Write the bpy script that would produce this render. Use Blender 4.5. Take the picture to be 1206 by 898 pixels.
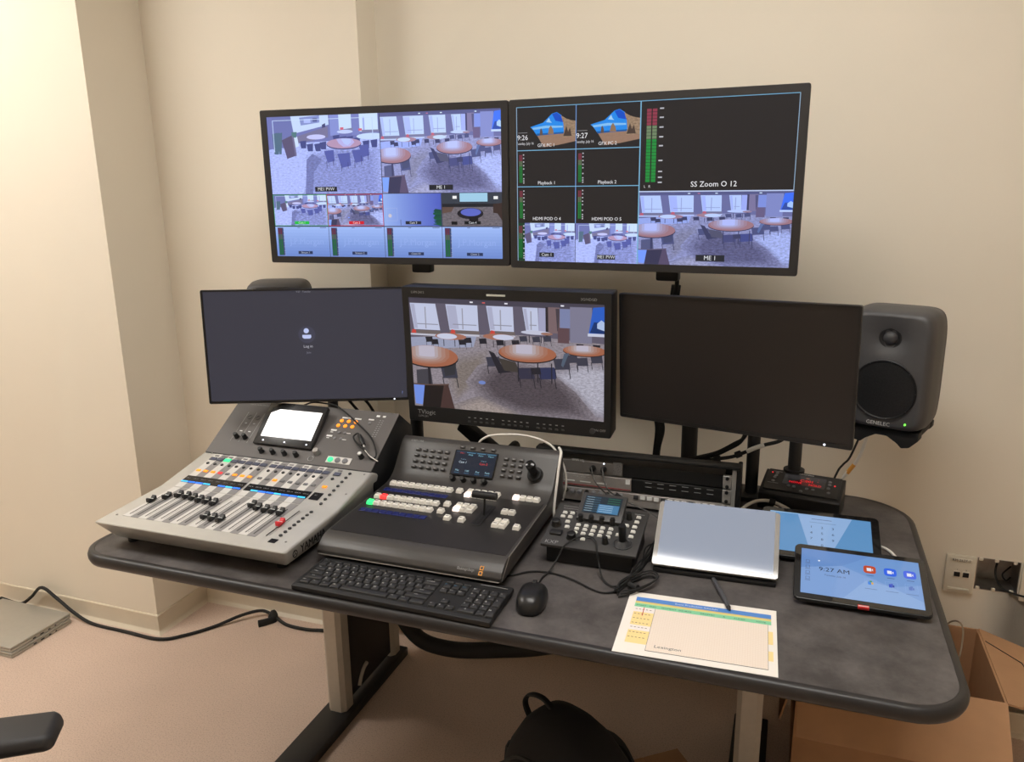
import bpy, bmesh, math, random
from mathutils import Matrix, Vector
random.seed(7)
for o in list(bpy.data.objects): bpy.data.objects.remove(o, do_unlink=True)
scene = bpy.context.scene
COL = scene.collection

# ------------------------------------------------------------------ camera
CAM_F, CAM_YAW, CAM_PITCH, CAM_ROLL = 929.2, 0.34655, 0.24311, -0.01272
CZ = 1.54
cam_data = bpy.data.cameras.new('camera'); cam = bpy.data.objects.new('camera', cam_data); COL.objects.link(cam)
cam_data.sensor_width = 36.0; cam_data.lens = CAM_F / 1206 * 36; cam_data.clip_start = 0.02
_f = Vector((-math.sin(CAM_YAW)*math.cos(CAM_PITCH), math.cos(CAM_YAW)*math.cos(CAM_PITCH), -math.sin(CAM_PITCH)))
_r = Vector((math.cos(CAM_YAW), math.sin(CAM_YAW), 0)); _u = _r.cross(_f)
_R = _r*math.cos(CAM_ROLL) + _u*math.sin(CAM_ROLL); _U = -_r*math.sin(CAM_ROLL) + _u*math.cos(CAM_ROLL)
cam.matrix_world = Matrix(((_R.x, _U.x, -_f.x, 0), (_R.y, _U.y, -_f.y, 0), (_R.z, _U.z, -_f.z, CZ), (0, 0, 0, 1)))
scene.camera = cam

# ------------------------------------------------------------------ world, exposure, ceiling lamps
world = bpy.data.worlds.new('world'); scene.world = world; world.use_nodes = True
world.node_tree.nodes['Background'].inputs[0].default_value = (1.0, 0.9, 0.78, 1)
world.node_tree.nodes['Background'].inputs[1].default_value = 0.0
scene.view_settings.view_transform = 'Standard'; scene.view_settings.look = 'None'
scene.view_settings.exposure = 0.0; scene.view_settings.gamma = 1.0; scene.view_settings.use_curve_mapping = False
LAMP_COLOR = (1.0, 0.97, 0.92)
# ceiling troffers: x, y, size x, size y, emission
LAMPS = [(-2.68, 1.00, 1.20, 0.60, 16.2), (-0.15, 1.00, 1.20, 0.60, 13.0), (-2.68, -1.5, 1.2, 0.6, 2.0), (-0.15, -1.5, 1.2, 0.6, 1.2)]
CEIL_Z = 2.72

# ------------------------------------------------------------------ helpers
def lin(c):
    return tuple(((v/255)/12.92 if v/255 <= 0.04045 else ((v/255+0.055)/1.055)**2.4) for v in c)
MATS = {}
def mat(name, c, rough=0.5, metal=0.0, spec=0.5, nz=0.06, ns=60.0, bump=0.0, bs=300.0, emit=None, es=1.0, coat=0.0, alpha=None):
    """procedural principled material; c is sRGB 0-255; nz = colour variation by noise"""
    if name in MATS: return MATS[name]
    m = bpy.data.materials.new(name); m.use_nodes = True; nt = m.node_tree; b = nt.nodes['Principled BSDF']
    cl = lin(c)
    b.inputs['Roughness'].default_value = rough; b.inputs['Metallic'].default_value = metal
    b.inputs['Specular IOR Level'].default_value = spec; b.inputs['Coat Weight'].default_value = coat
    tc = nt.nodes.new('ShaderNodeTexCoord')
    if nz > 0:
        n = nt.nodes.new('ShaderNodeTexNoise'); n.inputs['Scale'].default_value = ns; n.inputs['Detail'].default_value = 4
        nt.links.new(tc.outputs['Object'], n.inputs['Vector'])
        r = nt.nodes.new('ShaderNodeValToRGB'); nt.links.new(n.outputs['Fac'], r.inputs['Fac'])
        r.color_ramp.elements[0].position = 0.3; r.color_ramp.elements[1].position = 0.7
        r.color_ramp.elements[0].color = tuple(v*(1-nz) for v in cl)+(1,); r.color_ramp.elements[1].color = tuple(min(1, v*(1+nz)) for v in cl)+(1,)
        nt.links.new(r.outputs['Color'], b.inputs['Base Color'])
    else:
        b.inputs['Base Color'].default_value = cl+(1,)
    if bump > 0:
        n2 = nt.nodes.new('ShaderNodeTexNoise'); n2.inputs['Scale'].default_value = bs; n2.inputs['Detail'].default_value = 3
        nt.links.new(tc.outputs['Object'], n2.inputs['Vector'])
        bp = nt.nodes.new('ShaderNodeBump'); bp.inputs['Strength'].default_value = bump; bp.inputs['Distance'].default_value = 0.002
        nt.links.new(n2.outputs['Fac'], bp.inputs['Height']); nt.links.new(bp.outputs['Normal'], b.inputs['Normal'])
    if emit:
        b.inputs['Emission Color'].default_value = lin(emit)+(1,); b.inputs['Emission Strength'].default_value = es
    MATS[name] = m; return m

def screen_mat(name, rough=0.35, spec=0.3, gain=1.0):
    if name in MATS: return MATS[name]
    m = bpy.data.materials.new(name); m.use_nodes = True; nt = m.node_tree; b = nt.nodes['Principled BSDF']; L = nt.links.new
    b.inputs['Base Color'].default_value = (0.004, 0.004, 0.004, 1); b.inputs['Roughness'].default_value = rough
    b.inputs['Specular IOR Level'].default_value = spec
    a = nt.nodes.new('ShaderNodeAttribute'); a.attribute_name = 'Col'
    tc = nt.nodes.new('ShaderNodeTexCoord'); n = nt.nodes.new('ShaderNodeTexNoise'); n.inputs['Scale'].default_value = 150; n.inputs['Detail'].default_value = 6; n.inputs['Roughness'].default_value = 0.72
    mp = nt.nodes.new('ShaderNodeMapping'); mp.inputs['Scale'].default_value = (0.8, 1.9, 1)
    L(tc.outputs['Object'], mp.inputs['Vector']); L(mp.outputs['Vector'], n.inputs['Vector'])
    s = nt.nodes.new('ShaderNodeMath'); s.operation = 'MULTIPLY_ADD'; L(n.outputs['Fac'], s.inputs[0]); s.inputs[1].default_value = 5.0; s.inputs[2].default_value = -2.5
    k = nt.nodes.new('ShaderNodeMath'); k.operation = 'MULTIPLY_ADD'; L(s.outputs[0], k.inputs[0]); L(a.outputs['Alpha'], k.inputs[1]); k.inputs[2].default_value = 1.0
    k2 = nt.nodes.new('ShaderNodeMath'); k2.operation = 'MAXIMUM'; L(k.outputs[0], k2.inputs[0]); k2.inputs[1].default_value = 0.05
    v = nt.nodes.new('ShaderNodeVectorMath'); v.operation = 'SCALE'; L(a.outputs['Color'], v.inputs[0]); L(k2.outputs[0], v.inputs['Scale'])
    L(v.outputs['Vector'], b.inputs['Emission Color']); b.inputs['Emission Strength'].default_value = gain
    MATS[name] = m; return m

def print_mat(name, rough=0.6):
    """flat print: base colour from the colour attribute of the printed shapes"""
    if name in MATS: return MATS[name]
    m = bpy.data.materials.new(name); m.use_nodes = True; nt = m.node_tree; b = nt.nodes['Principled BSDF']
    a = nt.nodes.new('ShaderNodeAttribute'); a.attribute_name = 'Col'; nt.links.new(a.outputs['Color'], b.inputs['Base Color'])
    b.inputs['Roughness'].default_value = rough; MATS[name] = m; return m

WM = {}
I4 = Matrix()
def T(x, y, z): return Matrix.Translation((x, y, z))
def RZ(a): return Matrix.Rotation(math.radians(a), 4, 'Z')
def RX(a): return Matrix.Rotation(math.radians(a), 4, 'X')
def RY(a): return Matrix.Rotation(math.radians(a), 4, 'Y')
def frame(O, U, V):
    U = Vector(U).normalized(); N = U.cross(Vector(V)).normalized(); V = N.cross(U)
    return Matrix(((U.x, V.x, N.x, O[0]), (U.y, V.y, N.y, O[1]), (U.z, V.z, N.z, O[2]), (0, 0, 0, 1)))

def to_mesh(name, bm, m=None, ang=38):
    if isinstance(bm, bpy.types.Mesh): me = bm
    else:
        me = bpy.data.meshes.new(name); bm.to_mesh(me); bm.free()
    if m is not None and len(me.materials) == 0: me.materials.append(m)
    if ang:
        me.polygons.foreach_set('use_smooth', [True]*len(me.polygons)); me.set_sharp_from_angle(angle=math.radians(ang))
    return me
def recentre(me, M):
    if not me.vertices: return M
    lo = [min(v.co[i] for v in me.vertices) for i in range(3)]; hi = [max(v.co[i] for v in me.vertices) for i in range(3)]
    c = Vector(((lo[0]+hi[0])/2, (lo[1]+hi[1])/2, lo[2])); me.transform(Matrix.Translation(-c))
    return M @ Matrix.Translation(c)
def part(name, bm, m, parent, M=None, label=None, kind=None, ang=38):
    shared = isinstance(bm, bpy.types.Mesh)
    me = to_mesh(name, bm, m, ang if not shared else 0)
    if M is None: M = I4 if shared else recentre(me, I4)
    o = bpy.data.objects.new(name, me); COL.objects.link(o); o.parent = parent; WM[o] = M
    o.matrix_basis = (WM[parent].inverted() @ M) if parent is not None else M
    if label: o['label'] = label
    if kind: o['kind'] = kind
    return o
def thing(name, label, cat, M, group=None):
    o = bpy.data.objects.new(name, None); COL.objects.link(o); o.empty_display_size = 0.05
    if not isinstance(M, Matrix): M = T(*M)
    o.matrix_basis = M; WM[o] = M; o['label'] = label; o['category'] = cat
    if group: o['group'] = group
    return o
def single(name, label, cat, bm, m, M=None, group=None, ang=38):
    o = part(name, bm, m, None, M, ang=ang); o['label'] = label; o['category'] = cat
    if group: o['group'] = group
    return o
def struct(name, bm, m, label=None, ang=38):
    o = part(name, bm, m, None, I4, ang=ang); o['kind'] = 'structure'
    o['label'] = label or name.replace('_', ' ')
    return o

# ---- shapes
def NB(): return bmesh.new()
def add_mesh(bm, verts, faces, M=I4):
    vs = [bm.verts.new(M @ Vector(v)) for v in verts]
    for f in faces:
        try: bm.faces.new([vs[i] for i in f])
        except ValueError: pass
    return bm
def box(bm, x0, x1, y0, y1, z0, z1, M=I4):
    v = [(x0,y0,z0),(x1,y0,z0),(x1,y1,z0),(x0,y1,z0),(x0,y0,z1),(x1,y0,z1),(x1,y1,z1),(x0,y1,z1)]
    return add_mesh(bm, v, [(3,2,1,0),(4,5,6,7),(0,1,5,4),(1,2,6,5),(2,3,7,6),(3,0,4,7)], M)
def rbox(bm, x0, x1, y0, y1, z0, z1, b=0.002, seg=2, M=I4):
    t = bmesh.new(); box(t, x0, x1, y0, y1, z0, z1)
    bmesh.ops.bevel(t, geom=t.edges[:], offset=b, segments=seg, profile=0.5, affect='EDGES')
    return merge(bm, t, M)
def merge(bm, t, M=I4):
    mp = {v: bm.verts.new(M @ v.co) for v in t.verts}
    for f in t.faces: bm.faces.new([mp[v] for v in f.verts])
    t.free(); return bm
def cyl(bm, p0, p1, r0, r1=None, n=16, caps=True, M=I4):
    r1 = r0 if r1 is None else r1
    p0, p1 = Vector(p0), Vector(p1); d = (p1-p0).normalized()
    a = Vector((0,0,1)) if abs(d.z) < 0.9 else Vector((1,0,0)); u = d.cross(a).normalized(); w = d.cross(u)
    v = []
    for p, r in ((p0, r0), (p1, r1)):
        for i in range(n):
            t = 2*math.pi*i/n; v.append(p + u*(r*math.cos(t)) + w*(r*math.sin(t)))
    f = [(i, i+n, (i+1) % n+n, (i+1) % n) for i in range(n)]
    if caps: f += [tuple(range(n)), tuple(range(2*n-1, n-1, -1))]
    add_mesh(bm, v, f, M); return bm
def lathe(bm, prof, n=20, M=I4, cap=True):
    """prof: (r, z) pairs, axis z"""
    v = []; f = []
    for r, z in prof:
        for i in range(n): t = 2*math.pi*i/n; v.append((r*math.cos(t), r*math.sin(t), z))
    for k in range(len(prof)-1):
        for i in range(n): f.append((k*n+i, k*n+(i+1) % n, (k+1)*n+(i+1) % n, (k+1)*n+i))
    if cap:
        f.append(tuple(range(n-1, -1, -1))); k = (len(prof)-1)*n; f.append(tuple(k+i for i in range(n)))
    return add_mesh(bm, v, f, M)
def prism(bm, prof, a0, a1, axis='x', M=I4, bev=0.0, seg=2):
    """extrude a polygon; axis x: prof=(y,z); axis y: prof=(x,z); axis z: prof=(x,y)"""
    def P(p, a): return (a, p[0], p[1]) if axis == 'x' else ((p[0], a, p[1]) if axis == 'y' else (p[0], p[1], a))
    n = len(prof); v = [P(p, a0) for p in prof]+[P(p, a1) for p in prof]
    f = [(i, (i+1) % n, (i+1) % n+n, i+n) for i in range(n)]+[tuple(range(n-1, -1, -1)), tuple(range(n, 2*n))]
    t = bmesh.new(); add_mesh(t, v, f); bmesh.ops.recalc_face_normals(t, faces=t.faces[:])
    if bev: bmesh.ops.bevel(t, geom=t.edges[:], offset=bev, segments=seg, profile=0.5, affect='EDGES')
    return merge(bm, t, M)
def crom(pts, k=6, closed=False):
    P = [Vector(p) for p in pts]
    if len(P) < 3 or k <= 1: return P
    out = []; Q = [P[0]*2-P[1]]+P+[P[-1]*2-P[-2]]
    for i in range(1, len(Q)-2):
        a, b, c, d = Q[i-1:i+3]
        for j in range(k):
            t = j/k; out.append(0.5*((2*b)+(c-a)*t+(2*a-5*b+4*c-d)*t*t+(3*b-a-3*c+d)*t**3))
    out.append(P[-1]); return out
def tube(bm, pts, r, n=8, k=6, M=I4, flat=1.0):
    P = crom(pts, k); v = []; f = []; prev = None
    for i, p in enumerate(P):
        d = (P[min(i+1, len(P)-1)]-P[max(i-1, 0)]).normalized()
        if prev is None:
            a = Vector((0,0,1)) if abs(d.z) < 0.9 else Vector((1,0,0)); u = d.cross(a).normalized()
        else:
            u = (prev-d*prev.dot(d)).normalized()
        prev = u; w = d.cross(u)
        rr = r(i/(len(P)-1)) if callable(r) else r
        for j in range(n): t = 2*math.pi*j/n; v.append(p+u*(rr*math.cos(t))+w*(rr*flat*math.sin(t)))
    for i in range(len(P)-1):
        for j in range(n): f.append((i*n+j, i*n+(j+1) % n, (i+1)*n+(j+1) % n, (i+1)*n+j))
    f.append(tuple(range(n-1, -1, -1))); k0 = (len(P)-1)*n; f.append(tuple(k0+j for j in range(n)))
    return add_mesh(bm, v, f, M)
def rrect(x0, x1, y0, y1, r, n=6):
    rs = r if isinstance(r, (list, tuple)) else (r, r, r, r)   # order: x0y0, x1y0, x1y1, x0y1
    out = []
    for (cx, cy, a0), rr in zip(((x0, y0, 180), (x1, y0, 270), (x1, y1, 0), (x0, y1, 90)), rs):
        ox = cx+rr if cx == x0 else cx-rr; oy = cy+rr if cy == y0 else cy-rr
        for i in range(n+1):
            t = math.radians(a0+90*i/n); out.append((ox+rr*math.cos(t), oy+rr*math.sin(t)))
    return out
def mesh_of(bm, name, m, ang=38): return to_mesh(name, bm, m, ang)

TXT = {}
def text_geo(s, bold=False):
    """text as flat polygons (unit height about 0.7), centred; cached"""
    if s in TXT: return TXT[s]
    cu = bpy.data.curves.new('t', 'FONT'); cu.body = s; cu.resolution_u = 2; cu.align_x = 'CENTER'; cu.align_y = 'CENTER'
    if bold: cu.offset = 0.02
    ob = bpy.data.objects.new('t', cu); COL.objects.link(ob)
    dg = bpy.context.evaluated_depsgraph_get(); ev = ob.evaluated_get(dg); me = ev.to_mesh()
    vs = [tuple(v.co) for v in me.vertices]; fs = [tuple(p.vertices) for p in me.polygons]
    ev.to_mesh_clear(); bpy.data.objects.remove(ob); bpy.data.curves.remove(cu)
    TXT[s] = (vs, fs); return TXT[s]
def text_bm(bm, s, size, M, sx=1.0, depth=0):
    vs, fs = text_geo(s)
    return add_mesh(bm, [(v[0]*size*sx, v[1]*size, depth) for v in vs], fs, M)

class Canvas:
    """flat picture or print made of coloured polygons; u right, v down, 0..1 inside the current view"""
    def __init__(s, W, H): s.W, s.H = W, H; s.P = []; s.view = (0, 0, 1, 1); s.tint = lambda c: c
    def sub(s, u0, v0, u1, v1, tint=None): s.view = (u0, v0, u1, v1); s.tint = tint or (lambda c: c); return s
    def _put(s, pts, col, nz):
        if len(pts) < 3: return
        xs = [p[0] for p in pts]; ys = [p[1] for p in pts]; bb = (min(xs), min(ys), max(xs), max(ys)); l = 0
        for q in s.P:
            if q[3] >= l and q[4][0] < bb[2]-1e-6 and q[4][2] > bb[0]+1e-6 and q[4][1] < bb[3]-1e-6 and q[4][3] > bb[1]+1e-6: l = q[3]+1
        s.P.append((pts, col, nz, l, bb, None))
    def poly(s, pts, col, nz=0.0):
        u0, v0, u1, v1 = s.view; pts = [(u0+(u1-u0)*p[0], v0+(v1-v0)*p[1]) for p in pts]
        for ax, lim, sg in ((0, u0, 1), (0, u1, -1), (1, v0, 1), (1, v1, -1)):
            out = []
            for i in range(len(pts)):
                a, b = pts[i-1], pts[i]; da, db = (a[ax]-lim)*sg, (b[ax]-lim)*sg
                if (da < 0) != (db < 0):
                    t = da/(da-db); out.append((a[0]+(b[0]-a[0])*t, a[1]+(b[1]-a[1])*t))
                if db >= 0: out.append(b)
            pts = out
            if len(pts) < 3: return
        s._put(pts, s.tint(col), nz)
    def rect(s, a, b, c, d, col, nz=0.0): s.poly([(a, b), (c, b), (c, d), (a, d)], col, nz)
    def ell(s, cx, cy, rx, ry, col, nz=0.0, n=20): s.poly([(cx+rx*math.cos(2*math.pi*i/n), cy+ry*math.sin(2*math.pi*i/n)) for i in range(n)], col, nz)
    def frame(s, a, b, c, d, t, col):
        tx = t; ty = t*s.W/s.H
        s.rect(a, b, c, b+ty, col); s.rect(a, d-ty, c, d, col); s.rect(a, b, a+tx, d, col); s.rect(c-tx, b, c, d, col)
    def soft(s, pts, col, out, nz=0.0, steps=5, k0=1.0, k1=0.55):
        cx = sum(p[0] for p in pts)/len(pts); cy = sum(p[1] for p in pts)/len(pts)
        for i in range(steps):
            f = (i+1)/steps; k = k0+(k1-k0)*i/max(1, steps-1)
            s.poly([(cx+(p[0]-cx)*k, cy+(p[1]-cy)*k) for p in pts], tuple(o+(c-o)*f for c, o in zip(col, out)), nz)
    def text(s, cx, cy, h, txt, col, sx=1.0):
        """h = size in view heights"""
        u0, v0, u1, v1 = s.view; vs, fs = text_geo(txt); hh = h*(v1-v0); asp = s.H/s.W
        X, Y = u0+(u1-u0)*cx, v0+(v1-v0)*cy
        pts = [(X+v[0]*hh*asp*sx, Y-v[1]*hh) for v in vs]
        xs = [p[0] for p in pts]; ys = [p[1] for p in pts]; bb = (min(xs), min(ys), max(xs), max(ys)); l = 0
        for q in s.P:
            if q[3] >= l and q[4][0] < bb[2] and q[4][2] > bb[0] and q[4][1] < bb[3] and q[4][3] > bb[1]: l = q[3]+1
        s.P.append((pts, s.tint(col), 0.0, l, bb, fs))
    def build(s, name, m, parent, M, dz=4e-5):
        verts, faces, cols = [], [], []
        for pts, col, nz, l, bb, fs in s.P:
            b = len(verts); verts += [(p[0]*s.W, (1-p[1])*s.H, l*dz) for p in pts]
            for f in (fs or [tuple(range(len(pts)-1, -1, -1))]):
                faces.append(tuple(b+i for i in f)); cols.append(lin([max(0, min(255, c)) for c in col])+(nz,))
        me = bpy.data.meshes.new(name); me.from_pydata(verts, [], faces)
        at = me.color_attributes.new('Col', 'FLOAT_COLOR', 'CORNER'); k = 0
        for p in me.polygons:
            for li in p.loop_indices: at.data[li].color = cols[p.index]
        # every face looks to +z of the picture
        bm = bmesh.new(); bm.from_mesh(me)
        for f in bm.faces:
            f.normal_update()
            if f.normal.z < 0: f.normal_flip()
        bm.to_mesh(me); bm.free(); me.materials.append(m)
        return part(name, me, m, parent, M)

# ------------------------------------------------------------------ materials of the room
WALL = mat('wall_paint', (238, 229, 212), 0.75, spec=0.25, nz=0.012, ns=3, bump=0.06, bs=220)
CEILM = mat('ceiling_tile', (240, 238, 232), 0.9, nz=0.02, ns=40, bump=0.1, bs=200)
BASEM = mat('vinyl_base', (218, 205, 183), 0.45, nz=0.03, ns=12)
METAL_BOX = mat('galvanised_steel', (150, 148, 145), 0.35, metal=0.9, nz=0.2, ns=30)
def floor_material():
    m = bpy.data.materials.new('sheet_vinyl'); m.use_nodes = True; nt = m.node_tree; b = nt.nodes['Principled BSDF']; L = nt.links.new
    tc = nt.nodes.new('ShaderNodeTexCoord')
    n = nt.nodes.new('ShaderNodeTexNoise'); n.inputs['Scale'].default_value = 260; n.inputs['Detail'].default_value = 3; L(tc.outputs['Object'], n.inputs['Vector'])
    n2 = nt.nodes.new('ShaderNodeTexNoise'); n2.inputs['Scale'].default_value = 3; L(tc.outputs['Object'], n2.inputs['Vector'])
    r = nt.nodes.new('ShaderNodeValToRGB'); L(n.outputs['Fac'], r.inputs['Fac'])
    e = r.color_ramp.elements; e[0].position = 0.32; e[0].color = lin((192, 166, 148))+(1,); e[1].position = 0.45; e[1].color = lin((222, 196, 178))+(1,)
    e2 = r.color_ramp.elements.new(0.75); e2.color = lin((232, 208, 190))+(1,)
    mx = nt.nodes.new('ShaderNodeMix'); mx.data_type = 'RGBA'; mx.blend_type = 'MULTIPLY'; mx.inputs[0].default_value = 0.25
    L(r.outputs['Color'], mx.inputs[6]); L(n2.outputs['Color'], mx.inputs[7]); 
    g = nt.nodes.new('ShaderNodeRGBToBW'); L(n2.outputs['Color'], g.inputs[0]); L(g.outputs[0], mx.inputs[7])
    L(mx.outputs[2], b.inputs['Base Color']); b.inputs['Roughness'].default_value = 0.5; b.inputs['Specular IOR Level'].default_value = 0.35
    return m
FLOORM = floor_material()
def laminate():
    m = bpy.data.materials.new('charcoal_laminate'); m.use_nodes = True; nt = m.node_tree; b = nt.nodes['Principled BSDF']; L = nt.links.new
    tc = nt.nodes.new('ShaderNodeTexCoord')
    n = nt.nodes.new('ShaderNodeTexNoise'); n.inputs['Scale'].default_value = 13; n.inputs['Detail'].default_value = 9; n.inputs['Roughness'].default_value = 0.68; L(tc.outputs['Object'], n.inputs['Vector'])
    r = nt.nodes.new('ShaderNodeValToRGB'); L(n.outputs['Fac'], r.inputs['Fac'])
    e = r.color_ramp.elements; e[0].position = 0.34; e[0].color = lin((66, 62, 61))+(1,); e[1].position = 0.68; e[1].color = lin((101, 96, 94))+(1,)
    L(r.outputs['Color'], b.inputs['Base Color']); b.inputs['Roughness'].default_value = 0.5
    return m
LAM = laminate()
EDGE = mat('black_edge', (42, 40, 40), 0.42, nz=0.05, ns=20)
LEGM = mat('silver_paint', (190, 182, 170), 0.5, metal=0.2, nz=0.03)
BLACKMET = mat('black_powder_coat', (30, 29, 29), 0.5, nz=0.05, bump=0.05)
BLACK = mat('black_plastic', (26, 26, 27), 0.45, nz=0.04)
BLACKSH = mat('glossy_black', (14, 14, 15), 0.18, nz=0.0)
RUBBER = mat('black_rubber', (22, 22, 22), 0.7, nz=0.05)
DARK = mat('dark_grey_plastic', (62, 61, 62), 0.5, nz=0.04, bump=0.03, bs=900)
WHITEP = mat('white_print', (225, 225, 222), 0.5, nz=0)
GREYP = mat('grey_print', (150, 150, 150), 0.5, nz=0)
WHITEC = mat('white_cable', (232, 228, 220), 0.45, nz=0.02)
CARD = mat('cardboard', (186, 142, 104), 0.85, nz=0.06, ns=14, bump=0.08, bs=90)
CARDIN = mat('cardboard_inside', (168, 124, 90), 0.88, nz=0.06, ns=14)

# ------------------------------------------------------------------ room shell
b = NB(); box(b, -4.2, 2.4, -2.7, 2.5, -0.05, 0.0); struct('floor', b, FLOORM, 'beige speckled sheet vinyl floor')
b = NB(); box(b, -4.2, 2.4, -2.7, 2.5, CEIL_Z, CEIL_Z+0.05); struct('ceiling', b, CEILM, 'white ceiling')
b = NB(); box(b, -4.2, -2.06, 1.95, 2.5, 0, CEIL_Z); struct('wall_left', b, WALL, 'cream wall pier standing proud at the left')
b = NB(); box(b, -2.06, -1.264, 2.20, 2.5, 0, CEIL_Z); struct('wall_back_left', b, WALL, 'cream wall face between the pier and the recess')
# back wall with the opening for the wall box
HX0, HX1, HZ0, HZ1, WY = 0.527, 0.632, 0.432, 0.527, 2.31
b = NB()
xs = [-1.264, HX0, HX1, 2.4]; zs = [0, HZ0, HZ1, CEIL_Z]
for i in range(3):
    for k in range(3):
        if (i, k) != (1, 1): box(b, xs[i], xs[i+1], WY, 2.5, zs[k], zs[k+1])
bmesh.ops.remove_doubles(b, verts=b.verts[:], dist=1e-6)
struct('wall_back', b, WALL, 'cream back wall behind the desk')
b = NB(); box(b, 2.3, 2.4, -2.7, WY, 0, CEIL_Z); struct('wall_right', b, WALL, 'cream wall on the right')
b = NB(); box(b, -4.2, -4.1, -2.7, 1.95, 0, CEIL_Z); struct('wall_far_left', b, WALL, 'cream wall on the far left')
b = NB(); box(b, -4.1, 2.3, -2.7, -2.6, 0, CEIL_Z); struct('wall_front', b, WALL, 'cream wall behind the camera')
BH = 0.068
COVE = [(0, 0), (0, BH), (-0.0035, BH), (-0.006, BH-0.003), (-0.006, 0.020), (-0.009, 0.010), (-0.016, 0.003), (-0.022, 0.0)]
def cove(name, pts, label):
    """sweep the cove profile along the foot of the walls, mitred at the corners; the room lies to the right of the path"""
    P = [Vector((x, y)) for x, y in pts]; k = len(COVE); v = []; f = []
    for i, p in enumerate(P):
        ns = []
        for a_, b_ in ((i-1, i), (i, i+1)):
            if 0 <= a_ and b_ < len(P): d = (P[b_]-P[a_]).normalized(); ns.append(Vector((d.y, -d.x)))
        m = ns[0] if len(ns) == 1 else (ns[0]+ns[1])/(1+ns[0].dot(ns[1]))
        for a_, z in COVE: v.append((p.x-m.x*a_, p.y-m.y*a_, z))
    for i in range(len(P)-1):
        for j in range(k): f.append((i*k+j, i*k+(j+1) % k, (i+1)*k+(j+1) % k, (i+1)*k+j))
    f += [tuple(range(k-1, -1, -1)), tuple((len(P)-1)*k+j for j in range(k))]
    bm = NB(); add_mesh(bm, v, f); bmesh.ops.recalc_face_normals(bm, faces=bm.faces[:]); struct(name, bm, BASEM, label, 25)
cove('baseboard_back', [(-4.1, 1.95), (-2.06, 1.95), (-2.06, 2.20), (-1.264, 2.20), (-1.264, 2.31), (2.3, 2.31)], 'cream vinyl cove base running along the foot of the walls')

# ceiling troffers
LAMPF = mat('lamp_frame', (235, 235, 232), 0.5, nz=0)
for i, (lx, ly, sx, sy, e) in enumerate(LAMPS):
    where = ['near the left pier', 'above the desk chair', 'behind the camera on the left', 'behind the camera on the right'][i]
    t = thing('ceiling_light', 'white recessed ceiling light panel ' + where, 'ceiling light', (lx, ly, CEIL_Z-0.03), 'ceiling lights')
    b = NB(); w = 0.03
    for (x0, x1, y0, y1) in ((-sx/2-w, sx/2+w, -sy/2-w, -sy/2), (-sx/2-w, sx/2+w, sy/2, sy/2+w), (-sx/2-w, -sx/2, -sy/2, sy/2), (sx/2, sx/2+w, -sy/2, sy/2)):
        box(b, lx+x0, lx+x1, ly+y0, ly+y1, CEIL_Z-0.022, CEIL_Z)
    part('frame', b, LAMPF, t)
    lm = bpy.data.materials.new('lamp_diffuser'); lm.use_nodes = True; bs_ = lm.node_tree.nodes['Principled BSDF']
    bs_.inputs['Base Color'].default_value = (0.8, 0.8, 0.8, 1); bs_.inputs['Emission Color'].default_value = LAMP_COLOR+(1,); bs_.inputs['Emission Strength'].default_value = e
    b = NB(); box(b, lx-sx/2, lx+sx/2, ly-sy/2, ly+sy/2, CEIL_Z-0.018, CEIL_Z-0.002); part('diffuser', b, lm, t)

# ------------------------------------------------------------------ wall plates
IVORY = mat('ivory_plate', (226, 218, 200), 0.4, nz=0.02)
PORT = mat('black_port', (18, 18, 18), 0.5, nz=0)
def wall_plate(x0, x1, z0, z1, label, ports):
    t = thing('wall_plate', label, 'wall plate', ((x0+x1)/2, WY, z0))
    b = NB(); rbox(b, x0, x1, WY-0.012, WY, z0, z1, 0.004, 2); part('cover', b, IVORY, t)
    for zz in (z0+0.008, z1-0.016):
        b = NB(); rbox(b, x0+0.01, x1-0.01, WY-0.0155, WY-0.010, zz, zz+0.008, 0.0015, 1); part('label_rail', b, IVORY, t)
    for px_ in ports:
        b = NB(); rbox(b, px_-0.009, px_+0.009, WY-0.0145, WY-0.009, (z0+z1)/2-0.008, (z0+z1)/2+0.010, 0.001, 1); p = part('port_frame', b, IVORY, t)
        b = NB(); rbox(b, px_-0.0075, px_+0.0075, WY-0.0155, WY-0.010, (z0+z1)/2-0.006, (z0+z1)/2+0.008, 0.001, 1); part('port', b, PORT, p)
    if ports:
        b = NB(); text_bm(b, 'RM 2627-1', 0.010, frame(((x0+x1)/2, WY-0.0158, z1-0.0125), (1, 0, 0), (0, 0, 1))); part('lettering', b, PORT, t)
        for px_, s in zip(ports, '12'):
            b = NB(); text_bm(b, s, 0.006, frame((px_, WY-0.0125, (z0+z1)/2+0.014), (1, 0, 0), (0, 0, 1))); part('lettering', b, PORT, t)
wall_plate(0.449, 0.523, 0.418, 0.530, 'ivory wall plate with two black data ports beside the desk edge', (0.479, 0.501))
wall_plate(0.634, 0.712, 0.418, 0.530, 'ivory wall plate right of the open wall box, at the picture edge', ())
t = thing('wall_box', 'open galvanised steel wall box with its cover missing', 'wall box', (0.58, WY, HZ0))
b = NB(); d = 0.075
for f in ((HX0, HX1, WY+d-0.003, WY+d, HZ0, HZ1), (HX0, HX0+0.002, WY, WY+d, HZ0, HZ1), (HX1-0.002, HX1, WY, WY+d, HZ0, HZ1), (HX0, HX1, WY, WY+d, HZ0, HZ0+0.002), (HX0, HX1, WY, WY+d, HZ1-0.002, HZ1)): box(b, *f)
part('box_shell', b, METAL_BOX, t)
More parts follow.
